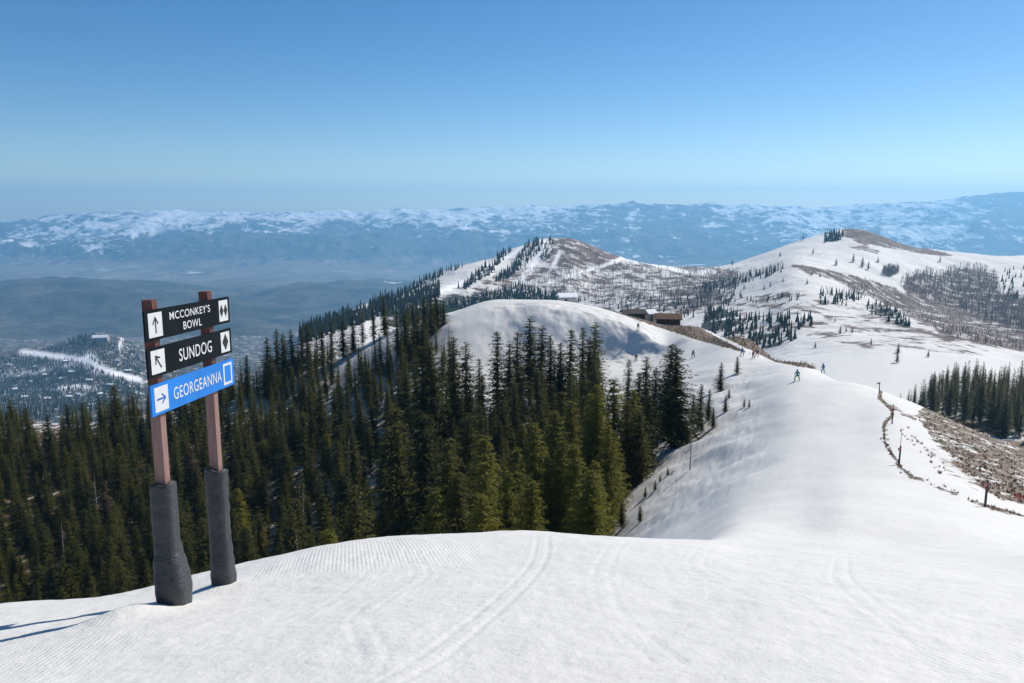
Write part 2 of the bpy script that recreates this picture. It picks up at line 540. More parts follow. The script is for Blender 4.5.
def near_line(PX, PY, pts, w):
    """distance-based falloff to a polyline, in the same units"""
    best = np.full(PX.shape, 1e9)
    for (x1, y1), (x2, y2) in zip(pts[:-1], pts[1:]):
        dx, dy = x2 - x1, y2 - y1
        t = np.clip(((PX - x1) * dx + (PY - y1) * dy) / (dx * dx + dy * dy), 0, 1)
        best = np.minimum(best, np.hypot(PX - x1 - t * dx, (PY - y1 - t * dy)))
    return np.clip(1.5 - best / w, 0, 1)


def blur(a, n=2):
    for _ in range(n):
        a = a.copy()
        a[1:-1] = (a[:-2] + 2 * a[1:-1] + a[2:]) / 4
        a[:, 1:-1] = (a[:, :-2] + 2 * a[:, 1:-1] + a[:, 2:]) / 4
    return a


A_ = (RR > 30) & (RR < 440)
NEAR_BRUSH = [
    [(585, 303), (640, 310), (690, 322), (760, 343), (815, 360), (845, 368), (845, 374), (800, 367), (765, 360), (742, 352), (700, 341), (660, 328), (620, 314)],
    [(925, 404), (960, 416), (1024, 436), (1064, 446), (1180, 478), (1180, 552), (1064, 520), (1024, 505), (1000, 500), (968, 478), (945, 452), (925, 430), (915, 415)],
    [(930, 404), (1064, 410), (1180, 430), (1180, 500), (1064, 470), (1000, 440), (940, 420)],
]
brush = np.zeros(GX.shape)
for q, poly in enumerate(NEAR_BRUSH):
    rng_ = (RR > 130) & (RR < 330) if q == 0 else ((RR > 35) & (RR < 130) if q == 1 else (RR > 100) & (RR < 300))
    brush = np.maximum(brush, (in_poly(COLP, ROWP, poly) & rng_)* (0.85 if q == 0 else (0.60 if q == 1 else 0.74)))
brush = np.where(in_poly(COLP, ROWP, [(700, 328), (708, 330), (775, 362), (765, 362)]) & (RR > 120) & (RR < 330), 0.1, brush)
ROPE = [(815, 362), (850, 371), (872, 380), (882, 388), (879, 398), (890, 408), (893, 415), (884, 424), (884, 440), (893, 456), (902, 470), (912, 477), (940, 488), (985, 506), (1024, 516), (1070, 526)]
rp = near_line(COLP, ROWP, ROPE, 2.1) * ((RR > 30) & (RR < 175))
brush = np.maximum(brush, rp * 0.82)
brush = np.maximum(brush, near_line(COLP, ROWP, [(890, 405), (905, 415), (915, 418)], 3) * 0.6 * ((RR > 50) & (RR < 130)))
# sun-cupped strip above the rope line
brush = np.maximum(brush, (in_poly(COLP, ROWP, [(918, 435), (950, 480), (990, 500), (1000, 498), (960, 470), (935, 435)]) & (RR > 30) & (RR < 110)) * 0.38)
brush = np.maximum(brush, 0.30 * (1 - ss(np.abs(ROWP - 480), 40, 70)) * in_poly(COLP, ROWP, [(600, 540), (640, 480), (700, 430), (700, 470), (660, 510), (640, 540)]) * ((RR > 45) & (RR < 130)))
# open ground down in the woods is partly needle litter
brush = np.maximum(brush, (0.44 + 0.2 * (1 - ss(COLP, 230, 330))) * forest_w * ss(ROWP, 395, 440) * (RR < 300) * (COLP < 600))
brush = blur(brush, 1)

B_ = (RR > 420) & (RR < 3600)
hb = np.zeros(GX.shape); road = np.zeros(GX.shape); woods = np.zeros(GX.shape)
for val, poly in [
    (0.72, [(842, 227), (872, 228), (905, 242), (958, 256), (945, 257), (915, 253), (880, 247), (858, 243), (843, 236)]),
    (0.55, [(842, 244), (860, 243), (886, 252), (880, 255), (850, 249)]),
    (0.62, [(786, 264), (800, 264), (832, 270), (862, 277), (890, 286), (905, 292), (960, 310), (1040, 332), (1180, 374), (1180, 402), (1040, 356), (990, 347), (950, 338), (915, 322), (885, 306), (860, 291), (835, 281), (805, 273)]),
    (0.55, [(740, 297), (770, 295), (782, 299), (765, 303), (742, 302)]),
    (0.60, [(776, 293), (790, 292), (792, 297), (778, 298)]),
    (0.55, [(845, 282), (870, 290), (872, 298), (850, 294)]),
    (0.45, [(885, 328), (925, 330), (960, 345), (990, 356), (950, 358), (900, 346), (880, 338)]),
    (0.50, [(815, 332), (830, 330), (835, 336), (812, 337)]),
    (0.45, [(832, 352), (858, 350), (862, 356), (840, 358)]),
    (0.62, [(548, 236), (570, 235), (605, 249), (622, 256), (612, 262), (590, 268), (560, 267), (540, 262), (552, 248)]),
    (0.48, [(500, 270), (560, 262), (620, 262), (700, 270), (735, 272), (720, 290), (735, 300), (700, 315), (600, 312), (520, 306), (470, 300), (470, 290)]),
    (0.6, [(625, 255), (700, 268), (690, 270), (640, 264)]),
    (0.56, [(690, 265), (740, 270), (735, 300), (690, 312), (640, 310)]),
    (0.60, [(900, 284), (905, 278), (920, 272), (935, 275), (960, 267), (980, 267), (998, 275), (1000, 292), (1060, 300), (1180, 318), (1180, 376), (1060, 345), (1000, 328), (940, 305), (905, 292)]),
    (0.62, [(883, 270), (890, 267), (899, 269), (899, 274), (890, 278), (882, 276)]),
    (0.40, [(720, 300), (800, 288), (870, 300), (900, 318), (960, 345), (880, 350), (820, 340), (740, 330)]),
    (0.6, [(-100, 336), (60, 330), (250, 330), (260, 420), (-100, 430)]),
]:
    hb = np.maximum(hb, (in_poly(COLP, ROWP, poly) & B_) * val)
for pts in ([(718, 303), (750, 305), (790, 307), (815, 312), (832, 318), (828, 323), (800, 326), (760, 328), (735, 331)],
            [(835, 323), (860, 329), (880, 330)], [(880, 318), (920, 330), (960, 342), (990, 352)], [(860, 346), (900, 355), (960, 364)]):
    hb = np.maximum(hb, near_line(COLP, ROWP, pts, 1.3) * B_ * 0.75)
for poly in [[(395, 296), (470, 262), (505, 250), (530, 243), (520, 262), (480, 285), (440, 300), (400, 306)]]:
    hb = np.maximum(hb, (in_poly(COLP, ROWP, poly) & B_) * 0.3)
for poly in [[(703, 312), (725, 308), (742, 318), (745, 330), (790, 332), (800, 337), (770, 350), (740, 345), (700, 330)],
             [(866, 305), (880, 303), (900, 312), (912, 326), (905, 329), (885, 320), (868, 313)],
             [(826, 231), (843, 231), (842, 241), (824, 243)],
             [(-100, 345), (30, 352), (60, 345), (80, 334), (130, 338), (250, 345), (250, 420), (-100, 430)],
             [(380, 300), (470, 290), (560, 300), (560, 310), (380, 330)]]:
    woods = np.maximum(woods, (in_poly(COLP, ROWP, poly) & B_) * 0.55)
for pts, w in (([(628, 253), (622, 259), (600, 267), (575, 274), (545, 284)], 1.4), ([(545, 242), (540, 255), (530, 270), (518, 283)], 2.4), ([(525, 246), (505, 258), (485, 268), (470, 280), (440, 292)], 2.4),
               ([(560, 252), (552, 268)], 2), ([(625, 256), (660, 266), (690, 273), (715, 272)], 2.0), ([(22, 352), (55, 356), (87, 360), (95, 366), (110, 372), (140, 380)], 2.6), ([(88, 358), (96, 368)], 6.0),
               ([(0, 374), (30, 373), (60, 366), (85, 364)], 1.2), ([(60, 388), (80, 386), (100, 388)], 1.6), ([(122, 338), (119, 350)], 1.5)):
    road = np.maximum(road, near_line(COLP, ROWP, pts, w) * B_)
_far = ss(RR, 1700, 2000) * (RR < 7000) * (1 - ss(PX0, 300, 360))
hb = np.maximum(hb, 0.6 * _far); woods = np.maximum(woods, 0.52 * _far)
hb, woods, road = blur(hb, 4), blur(woods, 3), blur(road, 1)


def grid_faces(nr, nc):
    i = np.arange(nr - 1)[:, None] * nc + np.arange(nc - 1)[None]
    return np.stack([i, i + 1, i + nc + 1, i + nc], -1).reshape(-1, 4)[:, ::-1]


def terrain(name, r0, r1, mat, attrs=()):
    sl = slice(r0, r1 + 1)
    V = np.stack([GX[sl], GY[sl], GZ[sl]], -1).reshape(-1, 3)
    fc = grid_faces(r1 + 1 - r0, NC)
    me = np_mesh(name, V, fc[:, ::-1], [mat], True)
    for an, A in attrs:
        at = me.attributes.new(an, 'FLOAT', 'POINT')
        at.data.foreach_set('value', A[sl].astype(np.float32).ravel())
    return tag(mesh_obj(name, me), kind='structure')


def rs(k): return row_start[k]


I450, I4500, I8500 = rs(17), rs(25), rs(27)
terrain('ski_slope', 0, I450, slope_material(), [('brush', brush)])
terrain('hills', I450, I4500, hill_material(), [('brush', hb), ('road', road), ('woods', woods)])
terrain('valley', I4500, I8500, mountain_material('valley_ground', -0.12, -800, -500, True))
terrain('mountains', I8500, LR.shape[0] - 1, mountain_material('mountain_rock_and_snow', 0.16, -700, -100, True))

# ------------------------------------------------------------------ plants
def needle_mat(name, dark, light, trans=0.3):
    m, nt, b = new_mat(name)
    oi = N(nt, 'ShaderNodeObjectInfo').outputs['Random']
    P = N(nt, 'ShaderNodeTexCoord').outputs['Object']
    f = noise(nt, 2.2, 3, 0.6, P)
    k = mth(nt, 'ADD', mth(nt, 'MULTIPLY', oi, 0.55), mth(nt, 'MULTIPLY', maprange(nt, f, 0.3, 0.7), 0.45))
    c = mixc(nt, k, dark, light)
    L(nt, c, b.inputs['Base Color'])
    b.inputs['Roughness'].default_value = 0.6
    b.inputs['Specular IOR Level'].default_value = 0.10
    tr = N(nt, 'ShaderNodeBsdfTranslucent')
    L(nt, mixc(nt, 0.35, c, (0.16, 0.15, 0.02)), tr.inputs['Color'])
    mx = N(nt, 'ShaderNodeMixShader'); mx.inputs[0].default_value = trans
    L(nt, b.outputs[0], mx.inputs[1]); L(nt, tr.outputs[0], mx.inputs[2])
    L(nt, mx.outputs[0], nt.nodes['Material Output'].inputs['Surface'])
    return m


M_DARK = needle_mat('spruce_needles_dark', (0.011, 0.018, 0.005), (0.105, 0.098, 0.018), 0.32)
M_LIGHT = needle_mat('spruce_needles_yellow_green', (0.085, 0.095, 0.012), (0.21, 0.19, 0.028), 0.38)
M_FAR = needle_mat('far_conifer_needles', (0.020, 0.030, 0.018), (0.045, 0.055, 0.028), 0.15)
M_RUST = needle_mat('dying_needles', (0.07, 0.05, 0.03), (0.11, 0.08, 0.045), 0.2)
M_BARK = plain('bark', (0.10, 0.075, 0.055), 0.9, 0.1, 0.4, 6)
M_DEADWOOD = plain('weathered_deadwood', (0.23, 0.20, 0.18), 0.9, 0.1, 0.3, 6)
M_ASPEN = plain('bare_aspen_bark', (0.27, 0.235, 0.215), 0.9, 0.05, 0.25, 0.05)
M_TWIG = plain('bare_shrub_twigs', (0.185, 0.12, 0.072), 0.9, 0.05, 0.4, 0.25)


def tube(pts, rads, ns=6):
    V, Fq = [], []
    pts = np.asarray(pts, float)
    for i, p in enumerate(pts):
        d = pts[min(i + 1, len(pts) - 1)] - pts[max(i - 1, 0)]
        d /= np.linalg.norm(d) + 1e-9
        a = np.cross(d, [0.3, 1, 0.2]); a /= np.linalg.norm(a); b_ = np.cross(d, a)
        for k in range(ns):
            t = 2 * math.pi * k / ns
            V.append(p + rads[i] * (math.cos(t) * a + math.sin(t) * b_))
    for i in range(len(pts) - 1):
        for k in range(ns):
            Fq.append((i * ns + k, i * ns + (k + 1) % ns, (i + 1) * ns + (k + 1) % ns, (i + 1) * ns + k))
    return V, Fq


def crown_tris(h, rad, seed, whorls, nseg, ntri, base=0.06, shape=0.85, droop=0.25, ragged=0.25, sparse=0.0, tmax=1.0):
    """needle sprays along drooping boughs; returns V, F (triangles)"""
    rg = np.random.default_rng(seed)
    V = []; n = 0
    side = rg.uniform(0, 6.28)
    for w in range(whorls):
        t = (w + rg.uniform(-0.3, 0.3)) / whorls
        t = min(max(t, 0), 0.985)
        if t > tmax: continue
        z = h * (base + (1 - base) * t)
        env = (1 - t) ** shape
        low = min(1, 0.62 + t * 2.6)      # lowest boughs are shorter
        nb = int(rg.integers(5, 8))
        a0 = rg.uniform(0, 6.28)
        zw = z
        for b_ in range(nb):
            if rg.random() < sparse: continue
            z = zw + rg.uniform(-0.9, 0.9) * h / whorls
            an = a0 + 6.283 * b_ / nb + rg.uniform(-0.3, 0.3)
            Lb = rad * env * low * (1 + rg.uniform(-ragged, ragged) * 1.1) * (1 + 0.12 * math.cos(an - side)) + 0.10
            dr = droop + 0.35 * (1 - t) * rg.uniform(0.4, 1.2) - 0.55 * max(0, t - 0.6)
            dirh = np.array([math.cos(an), math.sin(an), 0])
            tang = np.array([-math.sin(an), math.cos(an), 0])
            ns_ = max(2, int(round(nseg * (Lb / rad) ** 0.7)) + 1)
            for s in range(ns_):
                f = (s + rg.uniform(0.2, 1.0)) / ns_
                c = dirh * Lb * f + np.array([0, 0, z - dr * Lb * f + 0.16 * Lb * f * f])
                wdt = (0.16 + 0.22 * (1 - f)) * Lb + 0.06
                for q in range(ntri):
                    sd = rg.choice((-1, 1))
                    d = dirh * rg.uniform(0.35, 1.0) + tang * sd * rg.uniform(0.2, 1.0) + np.array([0, 0, rg.uniform(-0.65, 0.15)])
                    d /= np.linalg.norm(d)
                    ln = (0.30 + 0.30 * rg.random()) * (0.45 + 0.55 * wdt / (0.38 * rad + 0.06)) * h / 13
                    up = np.array([rg.normal() * 0.6, rg.normal() * 0.6, 1.0])
                    sw = np.cross(d, up); sw /= np.linalg.norm(sw) + 1e-9
                    wd = ln * rg.uniform(0.22, 0.40)
                    o = c + tang * sd * wdt * rg.uniform(0, 0.55) + rg.normal(0, 0.03, 3)
                    V += [o - sw * wd * 0.5, o + sw * wd * 0.5, o + d * ln]
                    n += 1
    # inner twig triangles added to block light and deepen the crown's shade
    for q in range(260):
        t = rg.uniform(0, 0.95); an = rg.uniform(0, 6.283)
        rr = rad * 0.62 * ((1 - t) ** shape) * min(1, 0.62 + t * 2.6)
        d = np.array([math.cos(an), math.sin(an), rg.uniform(-0.7, -0.1)]); z = h * (base + (1 - base) * t)
        sw = np.array([-math.sin(an), math.cos(an), rg.uniform(-0.6, 0.6)])
        V += [np.array([0, 0, z]) - sw * 0.20 * rr, np.array([0, 0, z]) + sw * 0.24 * rr, np.array([0, 0, z]) + d * rr]; n += 1
    # leader
    for q in range(14 if tmax == 1.0 else 0):
        an = rg.uniform(0, 6.28); z = h * rg.uniform(0.93, 1.0)
        d = np.array([math.cos(an) * 0.5, math.sin(an) * 0.5, 0.9]); sw = np.array([-math.sin(an), math.cos(an), 0])
        o = np.array([0, 0, z - 0.25]); ln = 0.32
        V += [o - sw * 0.05, o + sw * 0.05, o + d * ln]; n += 1
    V = np.array(V); Fc = np.arange(3 * n).reshape(-1, 3)
    return V, Fc


TREE_H = 13.0


def make_kind(name, seed, rad, mat, whorls=40, nseg=6, ntri=4, **kw):
    h = TREE_H
    V, Fc = crown_tris(h, rad, seed, whorls, nseg, ntri, **kw)
    crown = np_mesh(name + '_crown', V, Fc, [mat])
    tv, tf = tube([(0, 0, -0.8), (0.02, 0, 0.3 * h), (0.0, 0.03, 0.7 * h), (0, 0, 0.985 * h)], [0.19, 0.15, 0.08, 0.015], 7)
    trunk = np_mesh(name + '_trunk', tv, tf, [M_BARK], True)
    return crown, trunk


KD = [make_kind('dark_spruce', 100 + i, r, M_DARK, base=b, shape=s, ragged=g, sparse=sp) for i, (r, b, s, g, sp) in enumerate(
    [(2.4, 0.04, 0.8, 0.32, 0.0), (2.15, 0.06, 0.74, 0.38, 0.04), (2.65, 0.04, 0.84, 0.3, 0.0), (1.85, 0.10, 0.7, 0.45, 0.10), (2.3, 0.08, 0.78, 0.4, 0.05), (2.1, 0.12, 0.7, 0.42, 0.08)])]
KD.append(make_kind('broken_spruce', 120, 2.2, M_DARK, base=0.1, shape=0.62, ragged=0.5, sparse=0.08, tmax=0.80))
KD.append(make_kind('ragged_spruce', 121, 1.9, M_DARK, whorls=30, base=0.16, shape=0.6, ragged=0.6, sparse=0.28, droop=0.4))
KL = [make_kind('light_spruce', 200 + i, r, M_LIGHT, whorls=46, nseg=7, ntri=5, base=0.03, shape=s, ragged=0.2) for i, (r, s) in enumerate([(2.5, 0.76), (2.3, 0.7), (2.75, 0.8), (2.2, 0.72)])]
KR = [make_kind('rust_spruce', 300, 1.3, M_RUST, base=0.15, shape=0.7, ragged=0.5, sparse=0.35)]
LOWV = [crown_tris(TREE_H, r, 400 + i, 26, 4, 2, base=0.06, shape=s, ragged=0.35) for i, (r, s) in enumerate([(2.4, 0.95), (2.1, 0.9), (2.6, 0.95)])]


def add_tree(kind, loc, h, label, group, name='spruce_tree', wide=1.0, cat='spruce tree'):
    crown, trunk = kind
    t = empty(name, loc, random.uniform(0, 6.28))
    s = h / TREE_H
    t.scale = (s * wide, s * wide, s)
    lean = random.choice((0.02, 0.02, 0.05))
    t.rotation_euler = (random.uniform(-lean, lean), random.uniform(-lean, lean), random.uniform(0, 6.28))
    tag(t, label, cat, group)
    mesh_obj('crown', crown, t); mesh_obj('trunk', trunk, t)
    return t


def tree_spot(px, py_top, D):
    """base point and height of a tree whose tip stands at bearing px, elevation py, depth D"""
    a, b_ = ray(px, py_top)
    u = (CY - py_top) / F
    y = D * (C_ + u * S_)
    x = a * y
    zt = b_ * y
    zg = ground(x, y)
    return Vector((x, y, zg)), zt - zg


# --- hand-placed trees: (px, py of tip, depth, kind D/L/R, label)
MARK = [
    (530, 317, 165, 'D', 'tallest dark spruce of the row standing in front of the snow knob'),
    (541, 326, 162, 'D', None), (516, 331, 158, 'D', None), (497, 330, 152, 'D', None), (508, 342, 148, 'D', None),
    (453, 336, 150, 'D', None), (466, 341, 148, 'D', None), (420, 345, 140, 'D', None), (437, 343, 142, 'D', None),
    (551, 334, 150, 'D', None), (561, 342, 146, 'D', None), (569, 329, 152, 'D', None),
    (583, 326, 156, 'D', None), (596, 323, 150, 'D', 'broad rusty-tipped dark spruce at the right end of the row below the snow knob'),
    (590, 338, 148, 'D', None),
    (629, 359, 132, 'D', 'slim dark spruce standing alone against the shaded snow bank'),
    (646, 356, 118, 'D', 'dark spruce just left of the broad dense spruce at the run edge'),
    (655, 366, 112, 'D', None), (638, 372, 112, 'D', None),
    (667, 343, 112, 'D', 'thin topped spruce crowding behind the broad dense spruce at the run edge'),
    (679, 346, 102, 'D2', 'broad dense dark green spruce standing tallest beside the run edge'),
    (616, 378, 92, 'L', None), (602, 384, 88, 'L', 'tallest yellow-green spruce at the front edge of the woods'), (592, 390, 92, 'L', None),
    (560, 406, 88, 'L', None), (534, 421, 84, 'L', None), (486, 434, 84, 'L', None), (516, 446, 78, 'L', None), (563, 439, 74, 'L', None),
    (576, 443, 72, 'L', None), (492, 470, 68, 'L', 'yellow-green spruce low in front, its tip just right of the shaded gap'), (545, 452, 74, 'L', None), (608, 425, 80, 'L', None),
    (466, 413, 96, 'L2', None), (426, 409, 105, 'D', None), (397, 403, 112, 'D', None), (431, 487, 72, 'L', None), (479, 490, 66, 'L', None),
    (351, 484, 95, 'D', None), (628, 400, 92, 'D', None), (640, 410, 92, 'D', None), (650, 395, 98, 'D', None), (505, 470, 70, 'L', None), (590, 470, 66, 'L', None),
    (531, 480, 66, 'L', None), (460, 470, 74, 'L2', None), (447, 440, 84, 'D', None),
    (413, 302, 221, 'D', None), (424, 296, 224, 'D', None), (431, 294, 222, 'D', None), (406, 309, 216, 'D', None), (418, 308, 212, 'D', None), (437, 293, 226, 'D', 'paired tall spruce on the ridge crest nearest the snow knob'), (443, 301, 226, 'D', None), (397, 309, 222, 'D', None),
    (384, 296, 246, 'D', 'thin spruce sticking highest above the ridge line left of the snow knob'), (373, 306, 244, 'R', None), (362, 314, 244, 'R', None), (352, 315, 243, 'D', None), (342, 316, 242, 'D', None),
    (330, 321, 244, 'D', None), (321, 325, 243, 'D', None), (307, 323, 242, 'D', None), (300, 326, 244, 'D', None), (292, 329, 243, 'D', None), (275, 329, 244, 'D', None), (266, 337, 244, 'D', None), (283, 333, 240, 'D', None),
    (466, 313, 236, 'D', 'small spruce at the left foot of the snow knob'), (459, 318, 232, 'D', None),
    (113, 384, 215, 'D', 'spruce with its tip standing clear just left of the sign boards'), (131, 392, 218, 'D', None), (25, 407, 210, 'D', None), (10, 398, 225, 'D', None), (67, 404, 214, 'D', None), (47, 413, 205, 'D', None),
    (98, 396, 225, 'D', None), (82, 402, 220, 'D', None),
    (700, 384, 106, 'D', 'narrow young spruce at the top of the sapling line beside the run'), (709, 389, 108, 'D', None),
]
TREES = []   # dict(loc, h, kind, label, px, top, D)
for px, py, D, k, lab in MARK:
    p, h = tree_spot(px, py, D)
    TREES.append(dict(p=p, h=h, k=k, lab=lab, px=px, py=py, D=D, must=True))

# skyline of the tree tips by bearing
SKX = [-300, -100, 0, 20, 40, 58, 66, 90, 112, 135, 170, 200, 230, 262, 300, 340, 370, 390, 420, 440, 450, 462, 480, 500, 530, 556, 570, 600, 612, 625, 640, 660, 680, 700, 720]
SKYY = [395, 398, 400, 404, 412, 428, 404, 398, 386, 390, 374, 360, 350, 338, 326, 317, 305, 303, 302, 296, 318, 338, 345, 336, 322, 338, 331, 328, 384, 380, 380, 366, 350, 400, 420]
CLEAR = [[(22, 402), (60, 408), (62, 450), (30, 440)], [(325, 340), (470, 318), (478, 345), (480, 375), (455, 360), (440, 345), (400, 355), (330, 385)], [(470, 300), (640, 310), (700, 350), (620, 400), (600, 372), (470, 350)],
         [(480, 380), (502, 375), (505, 425), (482, 430)], [(560, 395), (572, 390), (580, 410), (565, 415)], [(266, 480), (282, 470), (286, 540), (270, 545)], [(438, 400), (448, 395), (446, 440), (436, 440)],
         [(330, 395), (345, 385), (330, 420), (318, 425)], [(376, 430), (386, 425), (390, 470), (378, 480)]]


def clear(px, py):
    for poly in CLEAR:
        if in_poly(np.array([px]), np.array([py]), poly)[0]: return True
    return False


pts = [(t['p'].x, t['p'].y) for t in TREES]
grid = {}
def far_enough(x, y, d):
    gx, gy = int(x // 4), int(y // 4)
    for i in range(gx - 2, gx + 3):
        for j in range(gy - 2, gy + 3):
            for (a, b_) in grid.get((i, j), ()):
                if (a - x) ** 2 + (b_ - y) ** 2 < d * d: return False
    return True
def put(x, y): grid.setdefault((int(x // 4), int(y // 4)), []).append((x, y))
for x, y in pts: put(x, y)
rnd = random.Random(5)
for _ in range(26000):
    px = rnd.uniform(-330, 650); D = rnd.uniform(68, 252)
    if D < 68 + 45 * ss(np.array(px), 480, 250): continue
    x = (px - CX) / F * D; y = D * 0.97
    x *= 1.0
    z = ground(x, y)
    y = (D + z * S_) / C_
    z = ground(x, y)
    bx, by = proj(x, y, z)
    if clear(float(bx), float(by)): continue
    if D > 130 and 478 < px and rnd.random() < 0.5: continue
    if D > 168 and px > 455: continue
    if px > 600 and D > 112: continue
    if px > 590 + (D - 70) * 1.5: continue
    if not far_enough(x, y, 3.0 if D < 130 else 3.3): continue
    h = rnd.triangular(5.0, 15.5, 11.0)
    lim = np.interp(px, SKX, SKYY) + rnd.uniform(0, 10)
    a, b_ = ray(px, lim)
    hmax = b_ * y - z
    if hmax < 5: continue
    h = min(h, hmax)
    k = 'D'
    if px > 420 and D < 100 and rnd.random() < 0.75: k = 'L'
    elif D < 130 and rnd.random() < 0.25: k = 'L2'
    elif rnd.random() < 0.22: k = 'L2'
    elif rnd.random() < 0.05: k = 'R'
    tx, ty = proj(x, y, z + h)
    put(x, y)
    TREES.append(dict(p=Vector((x, y, z)), h=h, k=k, lab=None, px=float(tx), py=float(ty), D=D, must=False))

# right-hand stand in the hollow
for i in range(900):
    px = rnd.uniform(884, 1120); D = rnd.uniform(258, 345) + max(0, 960 - px) * 0.35
    lim = np.interp(px, [884, 900, 920, 950, 975, 990, 1024, 1120], [396, 392, 378, 362, 358, 366, 358, 352]) + rnd.uniform(0, 8)
    x = (px - CX) / F * D
    z = -72; y = (D + z * S_) / C_
    z = ground(x, y)
    if not far_enough(x, y, 3.2): continue
    a, b_ = ray(px, lim)
    h = min(rnd.uniform(11, 18), b_ * y - z)
    if h < 6: continue
    tx, ty = proj(x, y, z + h)
    put(x, y)
    TREES.append(dict(p=Vector((x, y, z)), h=h, k='D', lab=None, px=float(tx), py=float(ty), D=D, must=False, zone='right'))

# which trees show most: draw triangles near to far on a coarse picture
occ = np.zeros((342, 512), bool)
fx = [c[0] for c in crest]; fy = [c[1] for c in crest]
yy, xx = np.mgrid[0:342, 0:512]
occ |= (yy * 2 > np.interp(xx * 2, fx, fy))
occ |= (xx * 2 > 880) & (yy * 2 > np.interp(xx * 2, [880, 930, 1024], [385, 404, 436]))
TREES.sort(key=lambda t: t['D'])
for t in TREES:
    bx, by = proj(t['p'].x, t['p'].y, t['p'].z)
    hw = t['h'] * 0.14 * F / t['D']
    x0, x1 = int(max(0, (t['px'] - hw) / 2)), int(min(511, (t['px'] + hw) / 2))
    y0, y1 = int(max(0, t['py'] / 2)), int(min(341, by / 2))
    t['vis'] = 0
    if x1 <= x0 or y1 <= y0: continue
    Y, X = np.mgrid[y0:y1 + 1, x0:x1 + 1]
    m = np.abs(X * 2 - t['px']) < hw * np.clip((Y * 2 - t['py']) / max(1, (by - t['py'])), 0, 1) * 0.9 + 0.7
    sub = occ[y0:y1 + 1, x0:x1 + 1]
    t['vis'] = int((m & ~sub).sum())
    sub |= m
order = sorted(TREES, key=lambda t: -(t['vis'] + (1e6 if t['must'] else 0)))
SOLO = [t for t in order[:262] if t['vis'] > 2 or t['must']]
REST = [t for t in order if t not in SOLO] if False else order[len(SOLO):]


def zone_label(t):
    px, D = t['px'], t['D']
    if t.get('zone') == 'right':
        return ('dark spruce in the shaded stand down in the hollow at the right', 'spruces in the right hollow') if px < 965 else \
               ('dark spruce at the right end of the shaded stand in the hollow', 'spruces in the right hollow')
    kinds = {'D': 'dark green', 'D2': 'dark green', 'L': 'yellow-green', 'L2': 'olive green', 'R': 'rusty thin'}[t['k']]
    if px > 600: place, g = 'at the woods edge close beside the ski run', 'spruces beside the run'
    elif (D > 228 and px > 250) or (D > 205 and px > 392): place, g = 'on the ridge crest left of the snow knob', 'spruces on the ridge crest'
    elif px > 478 and D > 125: place, g = 'in the row standing before the snow knob', 'spruces before the snow knob'
    elif px > 410 and D < 105: place, g = 'at the front of the woods just beyond the snow edge', 'spruces at the front of the woods'
    elif px > 330: place, g = 'in the middle of the woods below the ridge snow patches', 'spruces in the middle woods'
    elif px > 232: place, g = 'in the dense woods just right of the trail sign', 'spruces right of the sign'
    elif px > 140: place, g = 'in the dense woods behind the trail sign posts', 'spruces behind the sign'
    else: place, g = 'in the dense woods left of the trail sign', 'spruces left of the sign'
    if D > 190: place = 'far back ' + place
    elif D < 115 and px < 410: place = 'low ' + place
    return f'{kinds} spruce {place}', g


for t in SOLO:
    k = t['k']
    kind = {'D': lambda: random.choice(KD if not t['must'] else KD[:6]), 'D2': lambda: KD[2], 'L': lambda: random.choice(KL), 'L2': lambda: random.choice(KL), 'R': lambda: KR[0]}[k]()
    if k == 'L2': kind = random.choice(KD + KL[:1])
    wide = random.uniform(1.12, 1.6) * (1.15 if t['h'] < 10 else 1.0) * (1.5 if k == 'D2' else 1.0) * (0.92 if k == 'L' and t['h'] > 13 else 1)
    lab, g = zone_label(t)
    add_tree(kind, t['p'], t['h'], t['lab'] or lab, g, wide=wide)

# the remaining trunks and crowns behind: one mass
V, Fc, off = [], [], 0
for t in REST:
    v, f = LOWV[rnd.randrange(3)]
    s = t['h'] / TREE_H; a = rnd.uniform(0, 6.28)
    w = v * s
    w[:, :2] *= rnd.uniform(1.0, 1.4)
    w = np.stack([w[:, 0] * math.cos(a) - w[:, 1] * math.sin(a), w[:, 0] * math.sin(a) + w[:, 1] * math.cos(a), w[:, 2]], -1) + np.array(t['p'])
    V.append(w); Fc.append(f + off); off += len(w)
    tv, tf = tube([(0, 0, -0.8), (0, 0, 0.85 * t['h'])], [0.16, 0.03], 3)
    for q in tf:
        V.append((np.array([tv[q[0]], tv[q[1]], tv[q[2]]]) + np.array(t['p']))); Fc.append(np.array([[off, off + 1, off + 2]])); off += 3
if V:
    tag(mesh_obj('background_woods', np_mesh('background_woods', np.concatenate(V), np.concatenate(Fc), [M_DARK])), 'dark spruce crowns filling the gaps deep in the woods', 'woods', kind='stuff')

# dead snags among the woods
def dead_mesh(seed):
    rg = random.Random(seed)
    V, Fq = tube([(0, 0, -0.6), (0.05, 0, 4), (0.0, 0.06, 8), (0.04, 0.02, 11)], [0.15, 0.12, 0.07, 0.015], 6)
    V = list(V)
    for i in range(34):
        z = rg.uniform(2.5, 10.3); a = rg.uniform(0, 6.28); l = rg.uniform(0.3, 1.1) * (1.25 - z / 11)
        v, f = tube([(0, 0, z), (math.cos(a) * l, math.sin(a) * l, z - 0.2 * l), (math.cos(a) * l * 1.4, math.sin(a) * l * 1.4, z + rg.uniform(-0.3, 0.2))], [0.03, 0.018, 0.005], 3)
        o = len(V); V += v; Fq += [tuple(x + o for x in q) for q in f]
    return np_mesh('dead_tree', V, Fq, [M_DEADWOOD])


